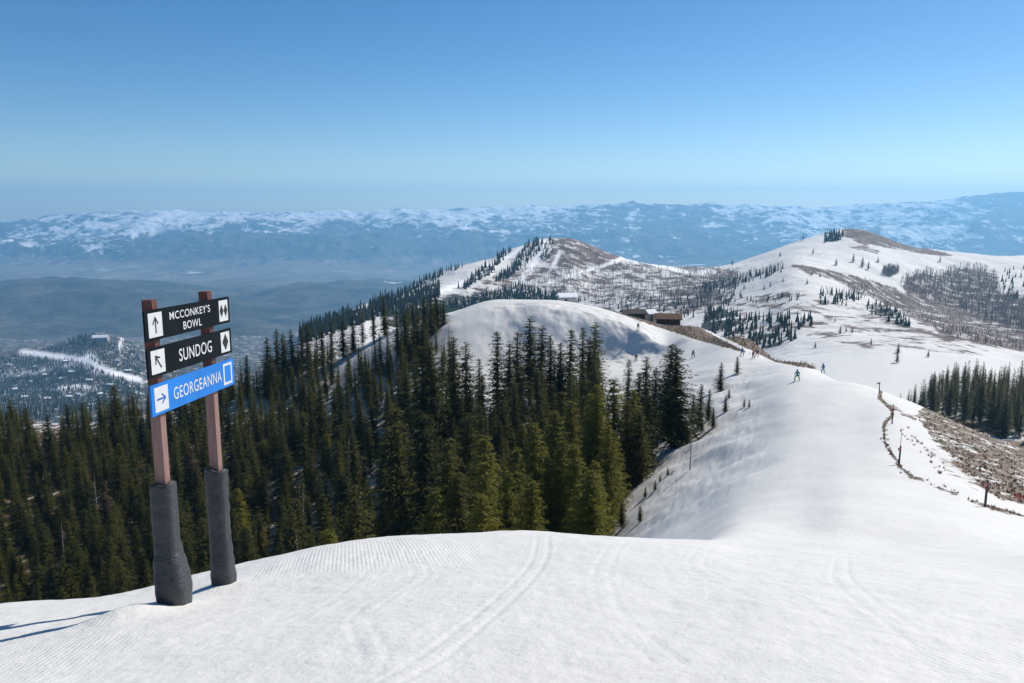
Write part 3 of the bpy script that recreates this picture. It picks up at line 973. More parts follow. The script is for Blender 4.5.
DM = [dead_mesh(1), dead_mesh(2), dead_mesh(3)]
for i, (px, py, D) in enumerate([(372, 301, 246), (394, 338, 200), (404, 420, 120), (472, 500, 78), (300, 470, 128), (345, 430, 150), (92, 470, 160), (205, 470, 150), (250, 430, 180), (60, 520, 140), (297, 520, 110), (388, 380, 150)]):
    p, h = tree_spot(px, py, D)
    o = mesh_obj('dead_tree', DM[i % 3]); o.location = p
    h = min(max(h, 7), 14)
    o.scale = (h / 11,) * 3; o.rotation_euler = (random.uniform(-.05, .05), random.uniform(-.05, .05), i)
    tag(o, 'grey bare dead conifer trunk on the ridge crest left of the snow knob' if i == 0 else ('pale dead trunk standing at the front of the woods by the snow edge' if i == 3 else 'thin grey dead trunk standing between living spruces in the woods'), 'dead tree', 'dead trunks in the woods')
p = pick(690, 470, 60, 140)
if p:
    o = mesh_obj('dead_tree', DM[1]); o.location = p; o.scale = (0.42, 0.42, 0.42)
    tag(o, 'short brown broken dead trunk on the snow bank below the broad spruce', 'dead tree', 'dead trunks in the woods')

# saplings on the run's left bank
SAP = [(720, 383, 30, 'first small sapling at the top of the bank beside the run'), (713, 420, 22, None), (737, 374, 18, 'small sapling standing alone on the snow nearest the run'), (725, 412, 18, None), (702, 432, 18, None),
       (744, 407, 9, 'tiny sapling at the right end of the sapling line on the bank'), (749, 407, 8, None), (693, 418, 34, None), (686, 436, 26, None), (729, 398, 10, None),
       (645, 497, 12, None), (655, 490, 11, None), (668, 475, 9, None), (640, 522, 18, 'dark little fir at the lowest corner of the snow bank'), (622, 520, 30, None), (660, 482, 8, None)]
for i, (px, py, hp, lab) in enumerate(SAP):
    p = pick(px, py + (0 if hp < 20 else 8), 55, 170)
    if not p: continue
    h = hp * p.y / F
    t = add_tree(random.choice(KD[:4]), p, h, lab or ('young spruce in the sapling line down the run\'s left bank' if px > 680 else 'tiny young fir poking through the snow low on the bank'),
                 'saplings on the snow bank', name='sapling', wide=1.55, cat='sapling')
p = pick(912, 402, 85, 200)
if p: add_tree(KL[0], p + Vector((0.5, 6, -1.2)), 5.0, 'round yellow-green bush-like fir at the edge of the right-hand slope', 'firs by the right slope', name='fir_tree', wide=2.0, cat='fir tree')
p = pick(816, 366, 100, 200)
if p: add_tree(KD[2], p, 2.6, 'small dark fir beside the run at the end of the ridge fence', 'firs by the right slope', name='fir_tree', wide=1.9, cat='fir tree')
p, h = tree_spot(325, 527, 62)
add_tree(KL[2], p, h, 'yellow-green bushy spruce tip showing above the snow edge right of the sign', 'spruces at the front of the woods', wide=1.25)
p, h = tree_spot(996, 414, 205)
add_tree(KD[0], p, max(4, min(h, 8)), 'lone small dark fir in the brown brush at the right', 'firs by the right slope', name='fir_tree', wide=1.5, cat='fir tree')

# ------------------------------------------------------------------ far vegetation as masses
def rand_in_poly(poly, rg):
    xs = [p[0] for p in poly]; ys = [p[1] for p in poly]
    for _ in range(200):
        x, y = rg.uniform(min(xs), max(xs)), rg.uniform(min(ys), max(ys))
        if in_poly(np.array([x]), np.array([y]), poly)[0]: return x, y
    return None


CONE = None
def far_tree(h, rg):
    """low conifer of three ragged tiers, triangles"""
    T = []
    r = h * rg.uniform(0.13, 0.19)
    for (z0, z1, rr) in ((0.04, 0.5, 1.0), (0.3, 0.78, 0.72), (0.58, 1.0, 0.45)):
        n = 5; a0 = rg.uniform(0, 6)
        pv = [(math.cos(a0 + 6.283 * k / n) * r * rr * rg.uniform(0.6, 1.2), math.sin(a0 + 6.283 * k / n) * r * rr * rg.uniform(0.6, 1.2), h * (z0 + rg.uniform(-.04, .06))) for k in range(n)]
        for k in range(n): T += [pv[k], pv[(k + 1) % n], (0, 0, h * z1)]
    return np.array(T)


class Mass:
    def __init__(s): s.V = []; s.n = 0
    def add(s, T, p): s.V.append(T + np.array(p)); s.n += len(T)
    def build(s, name, mat, label, cat):
        V = np.concatenate(s.V)
        return tag(mesh_obj(name, np_mesh(name, V, np.arange(len(V)).reshape(-1, 3), [mat])), label, cat, kind='stuff')


rg = random.Random(3)
fw = Mass()
FW = [  # polygon, count, height, rmin
    ([(395, 298), (470, 264), (530, 243), (532, 240), (470, 258), (390, 292)], 160, (9, 14), 900),
    ([(300, 332), (395, 296), (440, 284), (440, 300), (380, 318), (300, 345)], 520, (9, 15), 600),
    ([(527, 243), (545, 240), (540, 252), (522, 268), (505, 282), (495, 282), (515, 262)], 150, (9, 13), 900),
    ([(545, 238), (556, 238), (550, 262), (540, 262)], 25, (8, 12), 900),
    ([(500, 252), (512, 250), (490, 275), (465, 290), (455, 290), (480, 272)], 110, (9, 13), 900),
    ([(470, 300), (520, 284), (525, 288), (560, 296), (590, 300), (560, 306), (520, 302), (470, 312), (400, 325), (400, 312)], 620, (8, 12), 500),
    ([(600, 303), (680, 290), (740, 282), (742, 300), (720, 312), (690, 318), (610, 312)], 180, (5.76, 9.36), 430),
    ([(703, 312), (725, 310), (742, 318), (745, 332), (795, 334), (800, 338), (770, 350), (740, 345), (705, 330)], 120, (5.76, 10.14), 430),
    ([(725, 318), (812, 318), (815, 326), (800, 332), (730, 332)], 70, (6.48, 10.14), 430),
    ([(825, 232), (844, 232), (843, 240), (824, 243)], 90, (8, 12), 900),
    ([(818, 294), (860, 294), (862, 302), (820, 306)], 42, (5.76, 9.36), 600),
    ([(866, 305), (880, 303), (900, 312), (912, 326), (905, 329), (885, 320), (868, 313)], 75, (3.6, 7.8), 500),
    ([(1005, 270), (1060, 262), (1060, 300), (1010, 300), (1000, 282)], 90, (8, 13), 800),
    ([(745, 300), (800, 294), (800, 301), (750, 304)], 25, (4.32, 7.02), 600),
    ([(700, 285), (785, 268), (786, 272), (705, 294)], 110, (7, 10), 700),
]
for poly, n, (h0, h1), rmin in FW:
    for _ in range(n):
        q = rand_in_poly(poly, rg)
        if not q: continue
        p = pick(q[0], q[1], rmin, 3500)
        if p: fw.add(far_tree(rg.uniform(h0, h1), rg), p - Vector((0, 0, 0.5)))
fw.build('far_woods', M_FAR, 'dark blue-green strips of conifers on the far hillsides', 'woods')

tw = Mass()
TW = [([(30, 352), (60, 345), (80, 337), (130, 340), (140, 360), (140, 405), (0, 425), (0, 358)], 2600, (8, 15)), ([(66, 337), (95, 334), (97, 345), (70, 346)], 120, (12, 18)), ([(140, 345), (240, 345), (240, 400), (140, 400)], 300, (8, 14))]
for poly, n, (h0, h1) in TW:
    for _ in range(n):
        q = rand_in_poly(poly, rg)
        if not q: continue
        if near_line(np.array([q[0]]), np.array([q[1]]), [(22, 352), (55, 356), (87, 360), (95, 366), (110, 372), (140, 380)], 2.8)[0] > 0.5: continue
        p = pick(q[0], q[1], 900, 4300)
        if p: tw.add(far_tree(rg.uniform(h0, h1), rg), p - Vector((0, 0, 0.5)))
tw.build('valley_woods', M_FAR, 'scattered dark trees covering the valley town hillside at the far left', 'woods')


def aspen(h, rg):
    T = []
    def blade(a, b_, w):
        d = (b_ - a); s = np.cross(d, [rg.uniform(-1, 1), rg.uniform(-1, 1), 0.2]); s = s / (np.linalg.norm(s) + 1e-9) * w
        T.extend([a - s, a + s, b_])
    for k in range(2):
        blade(np.array([0, 0, -0.5]), np.array([rg.uniform(-.3, .3), rg.uniform(-.3, .3), h]), 0.16)
    for k in range(11):
        z = h * rg.uniform(0.35, 0.85); a = rg.uniform(0, 6.28); l = h * rg.uniform(0.15, 0.32)
        blade(np.array([0, 0, z]), np.array([math.cos(a) * l * 0.55, math.sin(a) * l * 0.55, min(h * 1.0, z + l)]), 0.15)
    return np.array(T)


am = Mass()
AS = [([(900, 284), (905, 278), (920, 272), (930, 271), (935, 276), (945, 272), (960, 267), (980, 267), (998, 275), (1000, 292), (1040, 300), (1160, 318), (1160, 370), (1040, 338), (1000, 328), (940, 305), (905, 292)], 5200, (8, 12), 850),
      ([(883, 270), (890, 267), (899, 269), (899, 274), (890, 278), (882, 276)], 300, (7, 9), 850),
      ([(500, 272), (620, 264), (720, 272), (735, 286), (720, 300), (690, 312), (600, 308), (530, 292)], 1800, (6, 9), 800),
      ([(680, 282), (690, 268), (740, 270), (755, 274), (735, 290), (690, 305)], 260, (7, 10), 700),
      ([(700, 284), (780, 266), (786, 268), (770, 275), (705, 294)], 120, (6, 9), 700),
      ([(845, 284), (870, 290), (872, 298), (850, 294)], 45, (6, 8), 650),
      ([(690, 302), (712, 292), (718, 298), (712, 310), (692, 312)], 130, (5.04, 7.02), 430),
      ([(800, 266), (832, 271), (862, 278), (905, 292), (960, 310), (1040, 332), (1160, 368), (1160, 392), (1040, 354), (990, 346), (950, 337), (915, 321), (885, 305), (860, 290), (835, 280)], 2600, (1.5, 3.5), 520),
      ([(842, 228), (872, 229), (905, 242), (945, 255), (880, 247)], 350, (1.5, 3), 900), ([(560, 240), (600, 250), (622, 257), (590, 267), (560, 266)], 500, (1.5, 3.5), 900),
      ([(820, 290), (862, 290), (880, 296), (870, 300), (825, 298)], 60, (4.32, 6.24), 600)]
for poly, n, (h0, h1), rmin in AS:
    for _ in range(n):
        q = rand_in_poly(poly, rg)
        if not q: continue
        p = pick(q[0], q[1], rmin, 3000)
        if p: am.add(aspen(rg.uniform(h0, h1), rg), p)
am.build('bare_aspen_groves', M_ASPEN, 'grey leafless aspen groves spread over the far hillsides', 'woods')


def shrub(h, rg, n=7):
    T = []
    for k in range(n):
        a = rg.uniform(0, 6.28); l = h * rg.uniform(0.6, 1.1); sp = rg.uniform(0.2, 0.75)
        b0 = np.array([rg.uniform(-.12, .12), rg.uniform(-.12, .12), -0.08]); e = np.array([math.cos(a) * l * sp, math.sin(a) * l * sp, l])
        s = np.array([-math.sin(a), math.cos(a), 0.1]) * 0.022
        T += [b0 - s, b0 + s, e]
        m = (b0 + e) / 2; e2 = m + np.array([rg.uniform(-.4, .4), rg.uniform(-.4, .4), 0.35]) * l
        T += [m - s, m + s, e2]
    return np.array(T)


sm = Mass()
SB = [(NEAR_BRUSH[0], 1300, (0.3, 0.8), 130, 330), (NEAR_BRUSH[1], 2600, (0.08, 0.24), 35, 135), (NEAR_BRUSH[2], 1200, (0.2, 0.45), 100, 300),
      ([(935, 415), (1064, 425), (1064, 450), (1000, 436)], 420, (1.0, 2.4), 120, 300),
      ([(905, 425), (950, 470), (940, 475), (920, 455), (900, 432)], 40, (0.1, 0.3), 35, 130)]
for poly, n, (h0, h1), r0, r1 in SB:
    for _ in range(n):
        q = rand_in_poly(poly, rg)
        if not q: continue
        if in_poly(np.array([q[0]]), np.array([q[1]]), [(700, 328), (708, 330), (775, 362), (765, 362)])[0]: continue
        p = pick(q[0], q[1], r0, r1)
        if p: sm.add(shrub(rg.uniform(h0, h1), rg), p)
for i in range(170):
    k = rg.randrange(len(ROPE) - 1); t = rg.random()
    q = (ROPE[k][0] * (1 - t) + ROPE[k + 1][0] * t + rg.gauss(0, 1.6), ROPE[k][1] * (1 - t) + ROPE[k + 1][1] * t + rg.gauss(0, 1.2))
    p = pick(q[0], q[1], 30, 175)
    if p: sm.add(shrub(rg.uniform(0.08, 0.22), rg, 8), p)
sm.build('brush', M_TWIG, 'brown leafless scrub on the right-hand slope and ridge edge', 'brush')

# scattered single conifers on the right hill
LONE = [(780, 257), (803, 240), (732, 265), (862, 268, 12), (853, 262, 9), (836, 266, 8), (868, 270, 10), (812, 275), (820, 277), (783, 283), (764, 290), (770, 287), (744, 289), (727, 297), (807, 284), (834, 303), (846, 306), (842, 305),
        (828, 304), (835, 322), (840, 334, 9), (852, 333), (871, 345), (898, 353, 11), (928, 357), (897, 363, 14), (815, 348), (846, 332), (878, 262), (940, 262), (778, 268), (770, 268), (813, 254), (690, 277)]
for L_ in LONE:
    px, py = L_[0], L_[1]; hp = L_[2] if len(L_) > 2 else 6
    p = pick(px, py, 430, 2500)
    if not p: continue
    h = min(max(hp * p.y / F * 0.95, 4), 16)
    add_tree(random.choice(KD), p, h, 'lone dark conifer standing on the open snow of the right-hand hill' if py < 300 else 'lone dark conifer on the snow flats below the right-hand hill',
             'lone conifers on the open snow', name='conifer', wide=1.5, cat='conifer')

# ------------------------------------------------------------------ boxes & buildings
def add_box(bm, lo, hi, mi=0):
    x0, y0, z0 = lo; x1, y1, z1 = hi
    v = [bm.verts.new(p) for p in ((x0, y0, z0), (x1, y0, z0), (x1, y1, z0), (x0, y1, z0), (x0, y0, z1), (x1, y0, z1), (x1, y1, z1), (x0, y1, z1))]
    for q in ((0, 3, 2, 1), (4, 5, 6, 7), (0, 1, 5, 4), (1, 2, 6, 5), (2, 3, 7, 6), (3, 0, 4, 7)):
        f = bm.faces.new([v[i] for i in q]); f.material_index = mi
    return v


def box_part(name, boxes, mat, parent, bevel=0.0):
    bm = bmesh.new()
    for lo, hi in boxes: add_box(bm, lo, hi)
    if bevel: bmesh.ops.bevel(bm, geom=bm.edges[:], offset=bevel, segments=2, affect='EDGES')
    return mesh_obj(name, bm_mesh(name, bm, [mat]), parent)


M_LOG = plain('brown_log_wall', (0.16, 0.075, 0.04), 0.8, 0.2, 0.35, 3)
M_DKWALL = plain('dark_timber_wall', (0.035, 0.033, 0.032), 0.8, 0.2, 0.3, 3)
M_PALE = plain('pale_wall', (0.42, 0.39, 0.36), 0.8, 0.2, 0.1, 2)
M_TAN = plain('tan_wall', (0.28, 0.22, 0.17), 0.8, 0.2, 0.1, 2)
M_ROOFSNOW = plain('snowy_roof', (0.80, 0.81, 0.83), 0.7, 0.1, 0.04, 1)
M_ROOFBROWN = plain('brown_shingle_roof', (0.15, 0.085, 0.06), 0.85, 0.15, 0.3, 3)
M_ROOFDARK = plain('dark_shingle_roof', (0.05, 0.045, 0.042), 0.8, 0.2, 0.3, 3)
M_ROOFGREEN = plain('green_metal_roof', (0.03, 0.07, 0.06), 0.5, 0.3, 0.15, 1)
M_GLASS = plain('window_glass', (0.02, 0.025, 0.03), 0.12, 0.5, 0.1, 1)
M_STEEL = plain('grey_steel', (0.32, 0.33, 0.34), 0.45, 0.5, 0.1, 4, 0.4)


def house(name, loc, rz, w, d, h, rh, wall, roof, label, cat, group=None, windows=3, over=0.6, roof_only_parts=False):
    t = empty(name, loc, rz)
    tag(t, label, cat, group)
    bm = bmesh.new()
    add_box(bm, (-w / 2, -d / 2, -2.0), (w / 2, d / 2, h))
    a = [bm.verts.new(p) for p in ((-w / 2, -d / 2, h + .002), (-w / 2, d / 2, h + .002), (-w / 2, 0, h + rh), (w / 2, -d / 2, h + .002), (w / 2, d / 2, h + .002), (w / 2, 0, h + rh))]
    bm.faces.new((a[0], a[2], a[1])); bm.faces.new((a[3], a[4], a[5])); bm.faces.new((a[0], a[3], a[5], a[2])); bm.faces.new((a[1], a[2], a[5], a[4]))
    mesh_obj('wall', bm_mesh('wall', bm, [wall]), t)
    bm = bmesh.new()
    sl = rh / (d / 2); th = 0.3
    pr = [(-d / 2 - over, h - over * sl + .02), (0, h + rh + .02), (d / 2 + over, h - over * sl + .02), (d / 2 + over, h - over * sl + th), (0, h + rh + th + .05), (-d / 2 - over, h - over * sl + th)]
    A = [bm.verts.new((-w / 2 - over, y, z)) for y, z in pr]; B = [bm.verts.new((w / 2 + over, y, z)) for y, z in pr]
    for i in range(6): bm.faces.new((A[i], A[(i + 1) % 6], B[(i + 1) % 6], B[i]))
    bm.faces.new((A[0], A[5], A[4], A[1])); bm.faces.new((A[1], A[4], A[3], A[2])); bm.faces.new((B[0], B[1], B[4], B[5])); bm.faces.new((B[1], B[2], B[3], B[4]))
    bmesh.ops.recalc_face_normals(bm, faces=bm.faces[:])
    mesh_obj('roof', bm_mesh('roof', bm, [roof]), t)
    for i in range(windows):
        x = -w / 2 + w * (i + 0.5) / windows
        box_part('window', [((x - 0.6, -d / 2 - .06, 0.9), (x + 0.6, -d / 2 - .004, min(h - .3, 2.2)))], M_GLASS, t)
    if windows:
        box_part('door', [((-0.5 + w / (windows) * .5 - w / 2 + w / windows * .5, -d / 2 - .07, -1.9), (0.5 + w / windows * .5 - w / 2 + w / windows * .5, -d / 2 - .005, 0.6))], M_DKWALL, t)
    return t


def on_ground(px, py, rmin, rmax, lift=0.0):
    p = pick(px, py, rmin, rmax)
    return p + Vector((0, 0, lift)) if p else None


def spot_behind(px, py, D):
    """point on the ground at bearing px and depth D; py unused except for bearing"""
    a, b_ = ray(px, py); u = (CY - py) / F
    y = D * (C_ + u * S_)
    return Vector((a * y, y, ground(a * y, y)))


def build_at(px, py_base, D):
    a, b_ = ray(px, py_base); u = (CY - py_base) / F
    y = D * (C_ + u * S_)
    return Vector((a * y, y, b_ * y))


house('log_cabin', build_at(668, 323, 262), R(-8), 7.6, 5, 1.7, 1.2, M_LOG, M_ROOFBROWN, 'brown log cabin with brown roof behind the scrubby ridge edge', 'cabin')
house('dark_cabin', build_at(633, 317, 285), R(5), 7.5, 5, 1.5, 1.0, M_DKWALL, M_ROOFDARK, 'dark low cabin with dark roof just left of the brown log cabin', 'cabin')
house('lift_station', build_at(567, 300, 300), R(10), 6.0, 5, 1.4, 1.0, M_PALE, M_ROOFSNOW, 'pale lift station hut with snow-covered roof behind the snow knob', 'building')
house('lift_station', build_at(449, 318, 300), R(-15), 6.5, 5, 2.4, 1.2, M_DKWALL, M_ROOFGREEN, 'dark green-roofed lift hut half hidden at the left foot of the snow knob', 'building')
house('snowy_hut', build_at(650, 317, 300), R(20), 2.8, 4, 1.6, 1.0, M_TAN, M_ROOFSNOW, 'small white-roofed hut between the dark cabin and the log cabin', 'building')
# the valley town
vr = random.Random(9)
hp = on_ground(101, 341, 1500, 4300)
if hp:
    house('hotel', hp, R(10), 48, 20, 14, 7, M_PALE, M_ROOFSNOW, 'large pale hotel on top of the valley town hill at the far left', 'hotel', windows=6, over=1.5)
HS = [(20, 378), (32, 383), (45, 376), (58, 392), (70, 398), (48, 400), (80, 396), (62, 380), (15, 390), (100, 395), (120, 392), (110, 386), (72, 373), (36, 368), (128, 372), (10, 366), (118, 362), (66, 362), (90, 381), (25, 398)]
proto = None
for i, (px, py) in enumerate(HS):
    p = on_ground(px, py, 1200, 4300)
    if not p: continue
    lab = 'snow-roofed house among the trees of the valley town at the far left'
    w, d = vr.uniform(11, 19), vr.uniform(8, 11)
    house('house', p, vr.uniform(-.8, .8), w, d, vr.uniform(4, 6), vr.uniform(2, 3.5), M_TAN if i % 3 else M_PALE, M_ROOFSNOW, lab, 'house', 'houses of the valley town', windows=2, over=1.0)

# lift tower in the hollow at the right
lt = empty('lift_tower', spot_behind(1010, 420, 235))
tag(lt, 'pale T-shaped lift tower in front of the shaded spruce stand at the right', 'lift tower')
v, f = tube([(0, 0, -0.5), (0, 0, 5.6)], [0.16, 0.13], 8); mesh_obj('mast', np_mesh('mast', v, f, [M_STEEL], True), lt)
box_part('crossarm', [((-1.5, -.12, 4.7), (1.5, .12, 4.95))], M_STEEL, lt)
for s in (-1.35, 1.35): box_part('sheave_train', [((s - .09, -0.8, 4.5), (s + .09, 0.8, 4.69))], M_STEEL, lt)

# ------------------------------------------------------------------ trail sign
M_POST = plain('weathered_red_brown_post', (0.25, 0.135, 0.115), 0.75, 0.2, 0.22, 7, bumps=0.15)
M_POSTTOP = plain('fresh_red_brown_paint', (0.105, 0.035, 0.028), 0.65, 0.25, 0.2, 7)
M_BLACK = plain('black_sign_face', (0.007, 0.010, 0.013), 0.4, 0.05, 0.35, 2.5)
M_BLUE = plain('blue_sign_face', (0.012, 0.18, 0.58), 0.35, 0.25, 0.12, 2.5)
M_WHITE = plain('white_sign_vinyl', (0.60, 0.61, 0.61), 0.45, 0.3, 0.06, 12)
M_NAVY = plain('blue_symbol', (0.015, 0.10, 0.42), 0.4, 0.4, 0.05, 5)
M_INK = plain('black_symbol', (0.012, 0.012, 0.014), 0.4, 0.4, 0.05, 5)
M_EDGE = plain('dark_board_edge', (0.03, 0.028, 0.03), 0.5, 0.4, 0.1, 4)
M_BOLT = plain('bolt_steel', (0.35, 0.35, 0.36), 0.35, 0.5, 0.1, 20, 0.8)


def pad_material():
    m, nt, b = new_mat('charcoal_vinyl_pad')
    P = N(nt, 'ShaderNodeTexCoord').outputs['Object']
    L(nt, mixc(nt, maprange(nt, noise(nt, 3, 5, 0.6, P), 0.3, 0.7), (0.026, 0.030, 0.033), (0.050, 0.054, 0.058)), b.inputs['Base Color'])
    b.inputs['Roughness'].default_value = 0.48
    b.inputs['Specular IOR Level'].default_value = 0.4
    mp = N(nt, 'ShaderNodeMapping'); mp.inputs['Scale'].default_value = (3.0, 3.0, 4.5); mp.inputs['Rotation'].default_value = (0.9, 0.6, 0)
    L(nt, P, mp.inputs['Vector'])
    bump(nt, b, noise(nt, 1.7, 5, 0.55, mp.outputs[0], 2.2), 0.6, 0.045)
    return m


M_PAD = pad_material()
AZ = R(6.5)
dvec = Vector((math.sin(AZ), math.cos(AZ), 0)); nvec = Vector((math.cos(AZ), -math.sin(AZ), 0))   # along the boards (near to far); facing the piste
a0, b0 = ray(143, 328)
u0 = (CY - 328) / F
P0 = Vector((a0 * 9 * (C_ + u0 * S_), 9 * (C_ + u0 * S_), 0))
BL = 2.07
POST_S = (0.29, 1.60)
rzS = math.atan2(dvec.y, dvec.x)
sign_base = P0 + dvec * 0.95
sign_base.z = ground(sign_base.x, sign_base.y)
sign = empty('trail_sign', sign_base, rzS)      # local x along boards, local -y faces the piste
tag(sign, 'wooden two-post ski trail sign with two black boards and one blue board on the snow', 'trail sign')


def loc(s, n, z):   # board coordinates -> sign local
    return (s - 0.95, -n, z - sign_base.z)


W = 0.125
for s, ztop, padtop, side in ((POST_S[0], -1.075, -3.30, 0), (POST_S[1], -1.115, -3.56, 1)):
    c = P0 + dvec * s - nvec * 0.10
    g = ground(c.x, c.y)
    zfade = -2.35
    bm = bmesh.new()
    x0, y0, _ = loc(s, -0.012 - W, 0)
    lx, ly, _ = loc(s, -0.014 - W / 2, 0)
    add_box(bm, (lx - W / 2, ly - W / 2, g - 0.6 - sign_base.z), (lx + W / 2, ly + W / 2, ztop - sign_base.z))
    bmesh.ops.bevel(bm, geom=bm.edges[:], offset=0.006, segments=2, affect='EDGES')
    m, nt, b = new_mat('post_paint')
    sep = N(nt, 'ShaderNodeSeparateXYZ'); L(nt, N(nt, 'ShaderNodeTexCoord').outputs['Object'], sep.inputs[0])
    zl = sep.outputs['Z']
    mpn = N(nt, 'ShaderNodeMapping'); mpn.inputs['Scale'].default_value = (14, 14, 1.2)
    L(nt, N(nt, 'ShaderNodeTexCoord').outputs['Object'], mpn.inputs['Vector'])
    gr = noise(nt, 3, 5, 0.6, mpn.outputs[0])
    low = mixc(nt, maprange(nt, gr, 0.3, 0.7), (0.20, 0.112, 0.092), (0.29, 0.175, 0.15))
    hi = mixc(nt, maprange(nt, gr, 0.3, 0.7), (0.085, 0.028, 0.022), (0.14, 0.05, 0.038))
    L(nt, mixc(nt, maprange(nt, zl, -2.5 - sign_base.z, -2.3 - sign_base.z), low, hi), b.inputs['Base Color'])
    b.inputs['Roughness'].default_value = 0.7
    bump(nt, b, gr, 0.25, 0.01)
    post = mesh_obj('post', bm_mesh('post', bm, [m]), sign)
    # padded sleeve
    rings = 46; seg = 40
    V, Fq = [], []
    zb = g - 0.12 - sign_base.z; zt = padtop - sign_base.z
    rgp = random.Random(20 + side)
    ph = [rgp.uniform(0, 6.28) for _ in range(8)]
    for i in range(rings):
        t = i / (rings - 1)
        z = zb + (zt - zb) * t
        if side == 0:
            w = np.interp(t, [0, 0.08, 0.25, 0.42, 0.55, 0.75, 0.95, 1], [0.185, 0.20, 0.215, 0.185, 0.150, 0.152, 0.150, 0.148])
            ox = np.interp(t, [0, 0.22, 0.42, 0.6, 1], [0.045, 0.06, 0.015, -0.01, -0.005])
        else:
            w = np.interp(t, [0, 0.1, 0.3, 0.5, 0.8, 1], [0.168, 0.172, 0.155, 0.145, 0.150, 0.155])
            ox = np.interp(t, [0, 0.3, 0.6, 1], [0.02, 0.0, -0.01, -0.005])
        for k in range(seg):
            a = 2 * math.pi * k / seg
            ca, sa = math.cos(a), math.sin(a)
            q = (abs(ca) ** 3.2 + abs(sa) ** 3.2) ** (-1 / 3.2)
            fold = 0.0
            for j, (zz, st) in enumerate(((0.38, 0.016), (0.46, 0.014), (0.58, 0.010), (0.72, 0.007), (0.86, 0.008), (0.25, 0.008))):
                fold += st * math.exp(-((t - zz - 0.045 * math.sin(a + ph[j])) / 0.02) ** 2) * (0.4 + 0.6 * math.sin(2 * a + ph[j]))
            fold += 0.005 * math.sin(9 * t * 6.28 + 3 * math.sin(a + ph[6])) * math.sin(a * 2 + ph[7])
            r = 0.94 * w * q - 0.9 * fold + 0.007 * math.exp(-((a - 4.25) / 0.07) ** 2)
            zz2 = z + (0.035 * math.sin(a + ph[5]) + 0.02 * math.sin(3 * a)) * (t ** 6)
            V.append((lx + r * ca - ox * 0.6, ly + r * sa * 0.95 - ox, zz2))
    for i in range(rings - 1):
        for k in range(seg):
            Fq.append((i * seg + k, i * seg + (k + 1) % seg, (i + 1) * seg + (k + 1) % seg, (i + 1) * seg + k))
    # rolled-in top lip
    base_i = (rings - 1) * seg
    for k in range(seg):
        x, y, z = V[base_i + k]
        V.append((lx + (x - lx) * 0.80, ly + (y - ly) * 0.80, z + 0.006))
    for k in range(seg):
        Fq.append((base_i + k, base_i + (k + 1) % seg, base_i + seg + (k + 1) % seg, base_i + seg + k))
    for k in range(seg):
        x, y, z = V[base_i + k]
        V.append((lx + (x - lx) * 0.74, ly + (y - ly) * 0.74, z - 0.15))
    for k in range(seg):
        Fq.append((base_i + seg + k, base_i + seg + (k + 1) % seg, base_i + 2 * seg + (k + 1) % seg, base_i + 2 * seg + k))
    o = mesh_obj('post_pad', np_mesh('post_pad', V, Fq, [M_PAD], True), post)
    o['label'] = 'charcoal padded sleeve bulging at the bottom of the near post' if side == 0 else 'straight charcoal padded sleeve on the far post'


def text_mesh(body, width, height, cx, cz, depth, mat, mirror=False, bold=0.0):
    cu = bpy.data.curves.new('lettering', 'FONT')
    cu.body = body; cu.align_x = 'CENTER'; cu.size = 1.0; cu.extrude = 0.0; cu.offset = bold
    cu.space_character = 1.08
    tmp = bpy.data.objects.new('lettering_source', cu)
    COL.objects.link(tmp)
    dg = bpy.context.evaluated_depsgraph_get()
    me = bpy.data.meshes.new_from_object(tmp.evaluated_get(dg))
    bpy.data.objects.remove(tmp)
    co = np.zeros(len(me.vertices) * 3); me.vertices.foreach_get('co', co); co = co.reshape(-1, 3)
    mn, mx = co.min(0), co.max(0)
    out = np.zeros_like(co)
    out[:, 0] = cx + ((co[:, 0] - mn[0]) / (mx[0] - mn[0]) - 0.5) * width
    out[:, 2] = cz + ((co[:, 1] - mn[1]) / (mx[1] - mn[1]) - 0.5) * height
    out[:, 1] = depth
    me.vertices.foreach_set('co', out.ravel().astype(np.float32)); me.update()
    me.materials.clear(); me.materials.append(mat)
    return me


def poly_sheet(name, polys, depth, mat, parent, thick=0.0015):
    bm = bmesh.new()
    for pl in polys:
        a = [bm.verts.new((x, depth, z)) for x, z in pl]
        bm.faces.new(a)
    bmesh.ops.triangulate(bm, faces=bm.faces[:])
    return mesh_obj(name, bm_mesh(name, bm, [mat]), parent)


def arrow_poly(cx, cz, size, ang):
    pieces = [[(-0.055, -0.5), (0.055, -0.5), (0.055, 0.262), (0, 0.335), (-0.055, 0.262)],
              [(0, 0.335), (0, 0.5), (-0.33, 0.06), (-0.25, 0.0)], [(0, 0.5), (0, 0.335), (0.25, 0.0), (0.33, 0.06)]]
    ca, sa = math.cos(ang), math.sin(ang)
    return [[(cx + size * (x * ca - z * sa), cz + size * (x * sa + z * ca)) for x, z in pl] for pl in pieces]


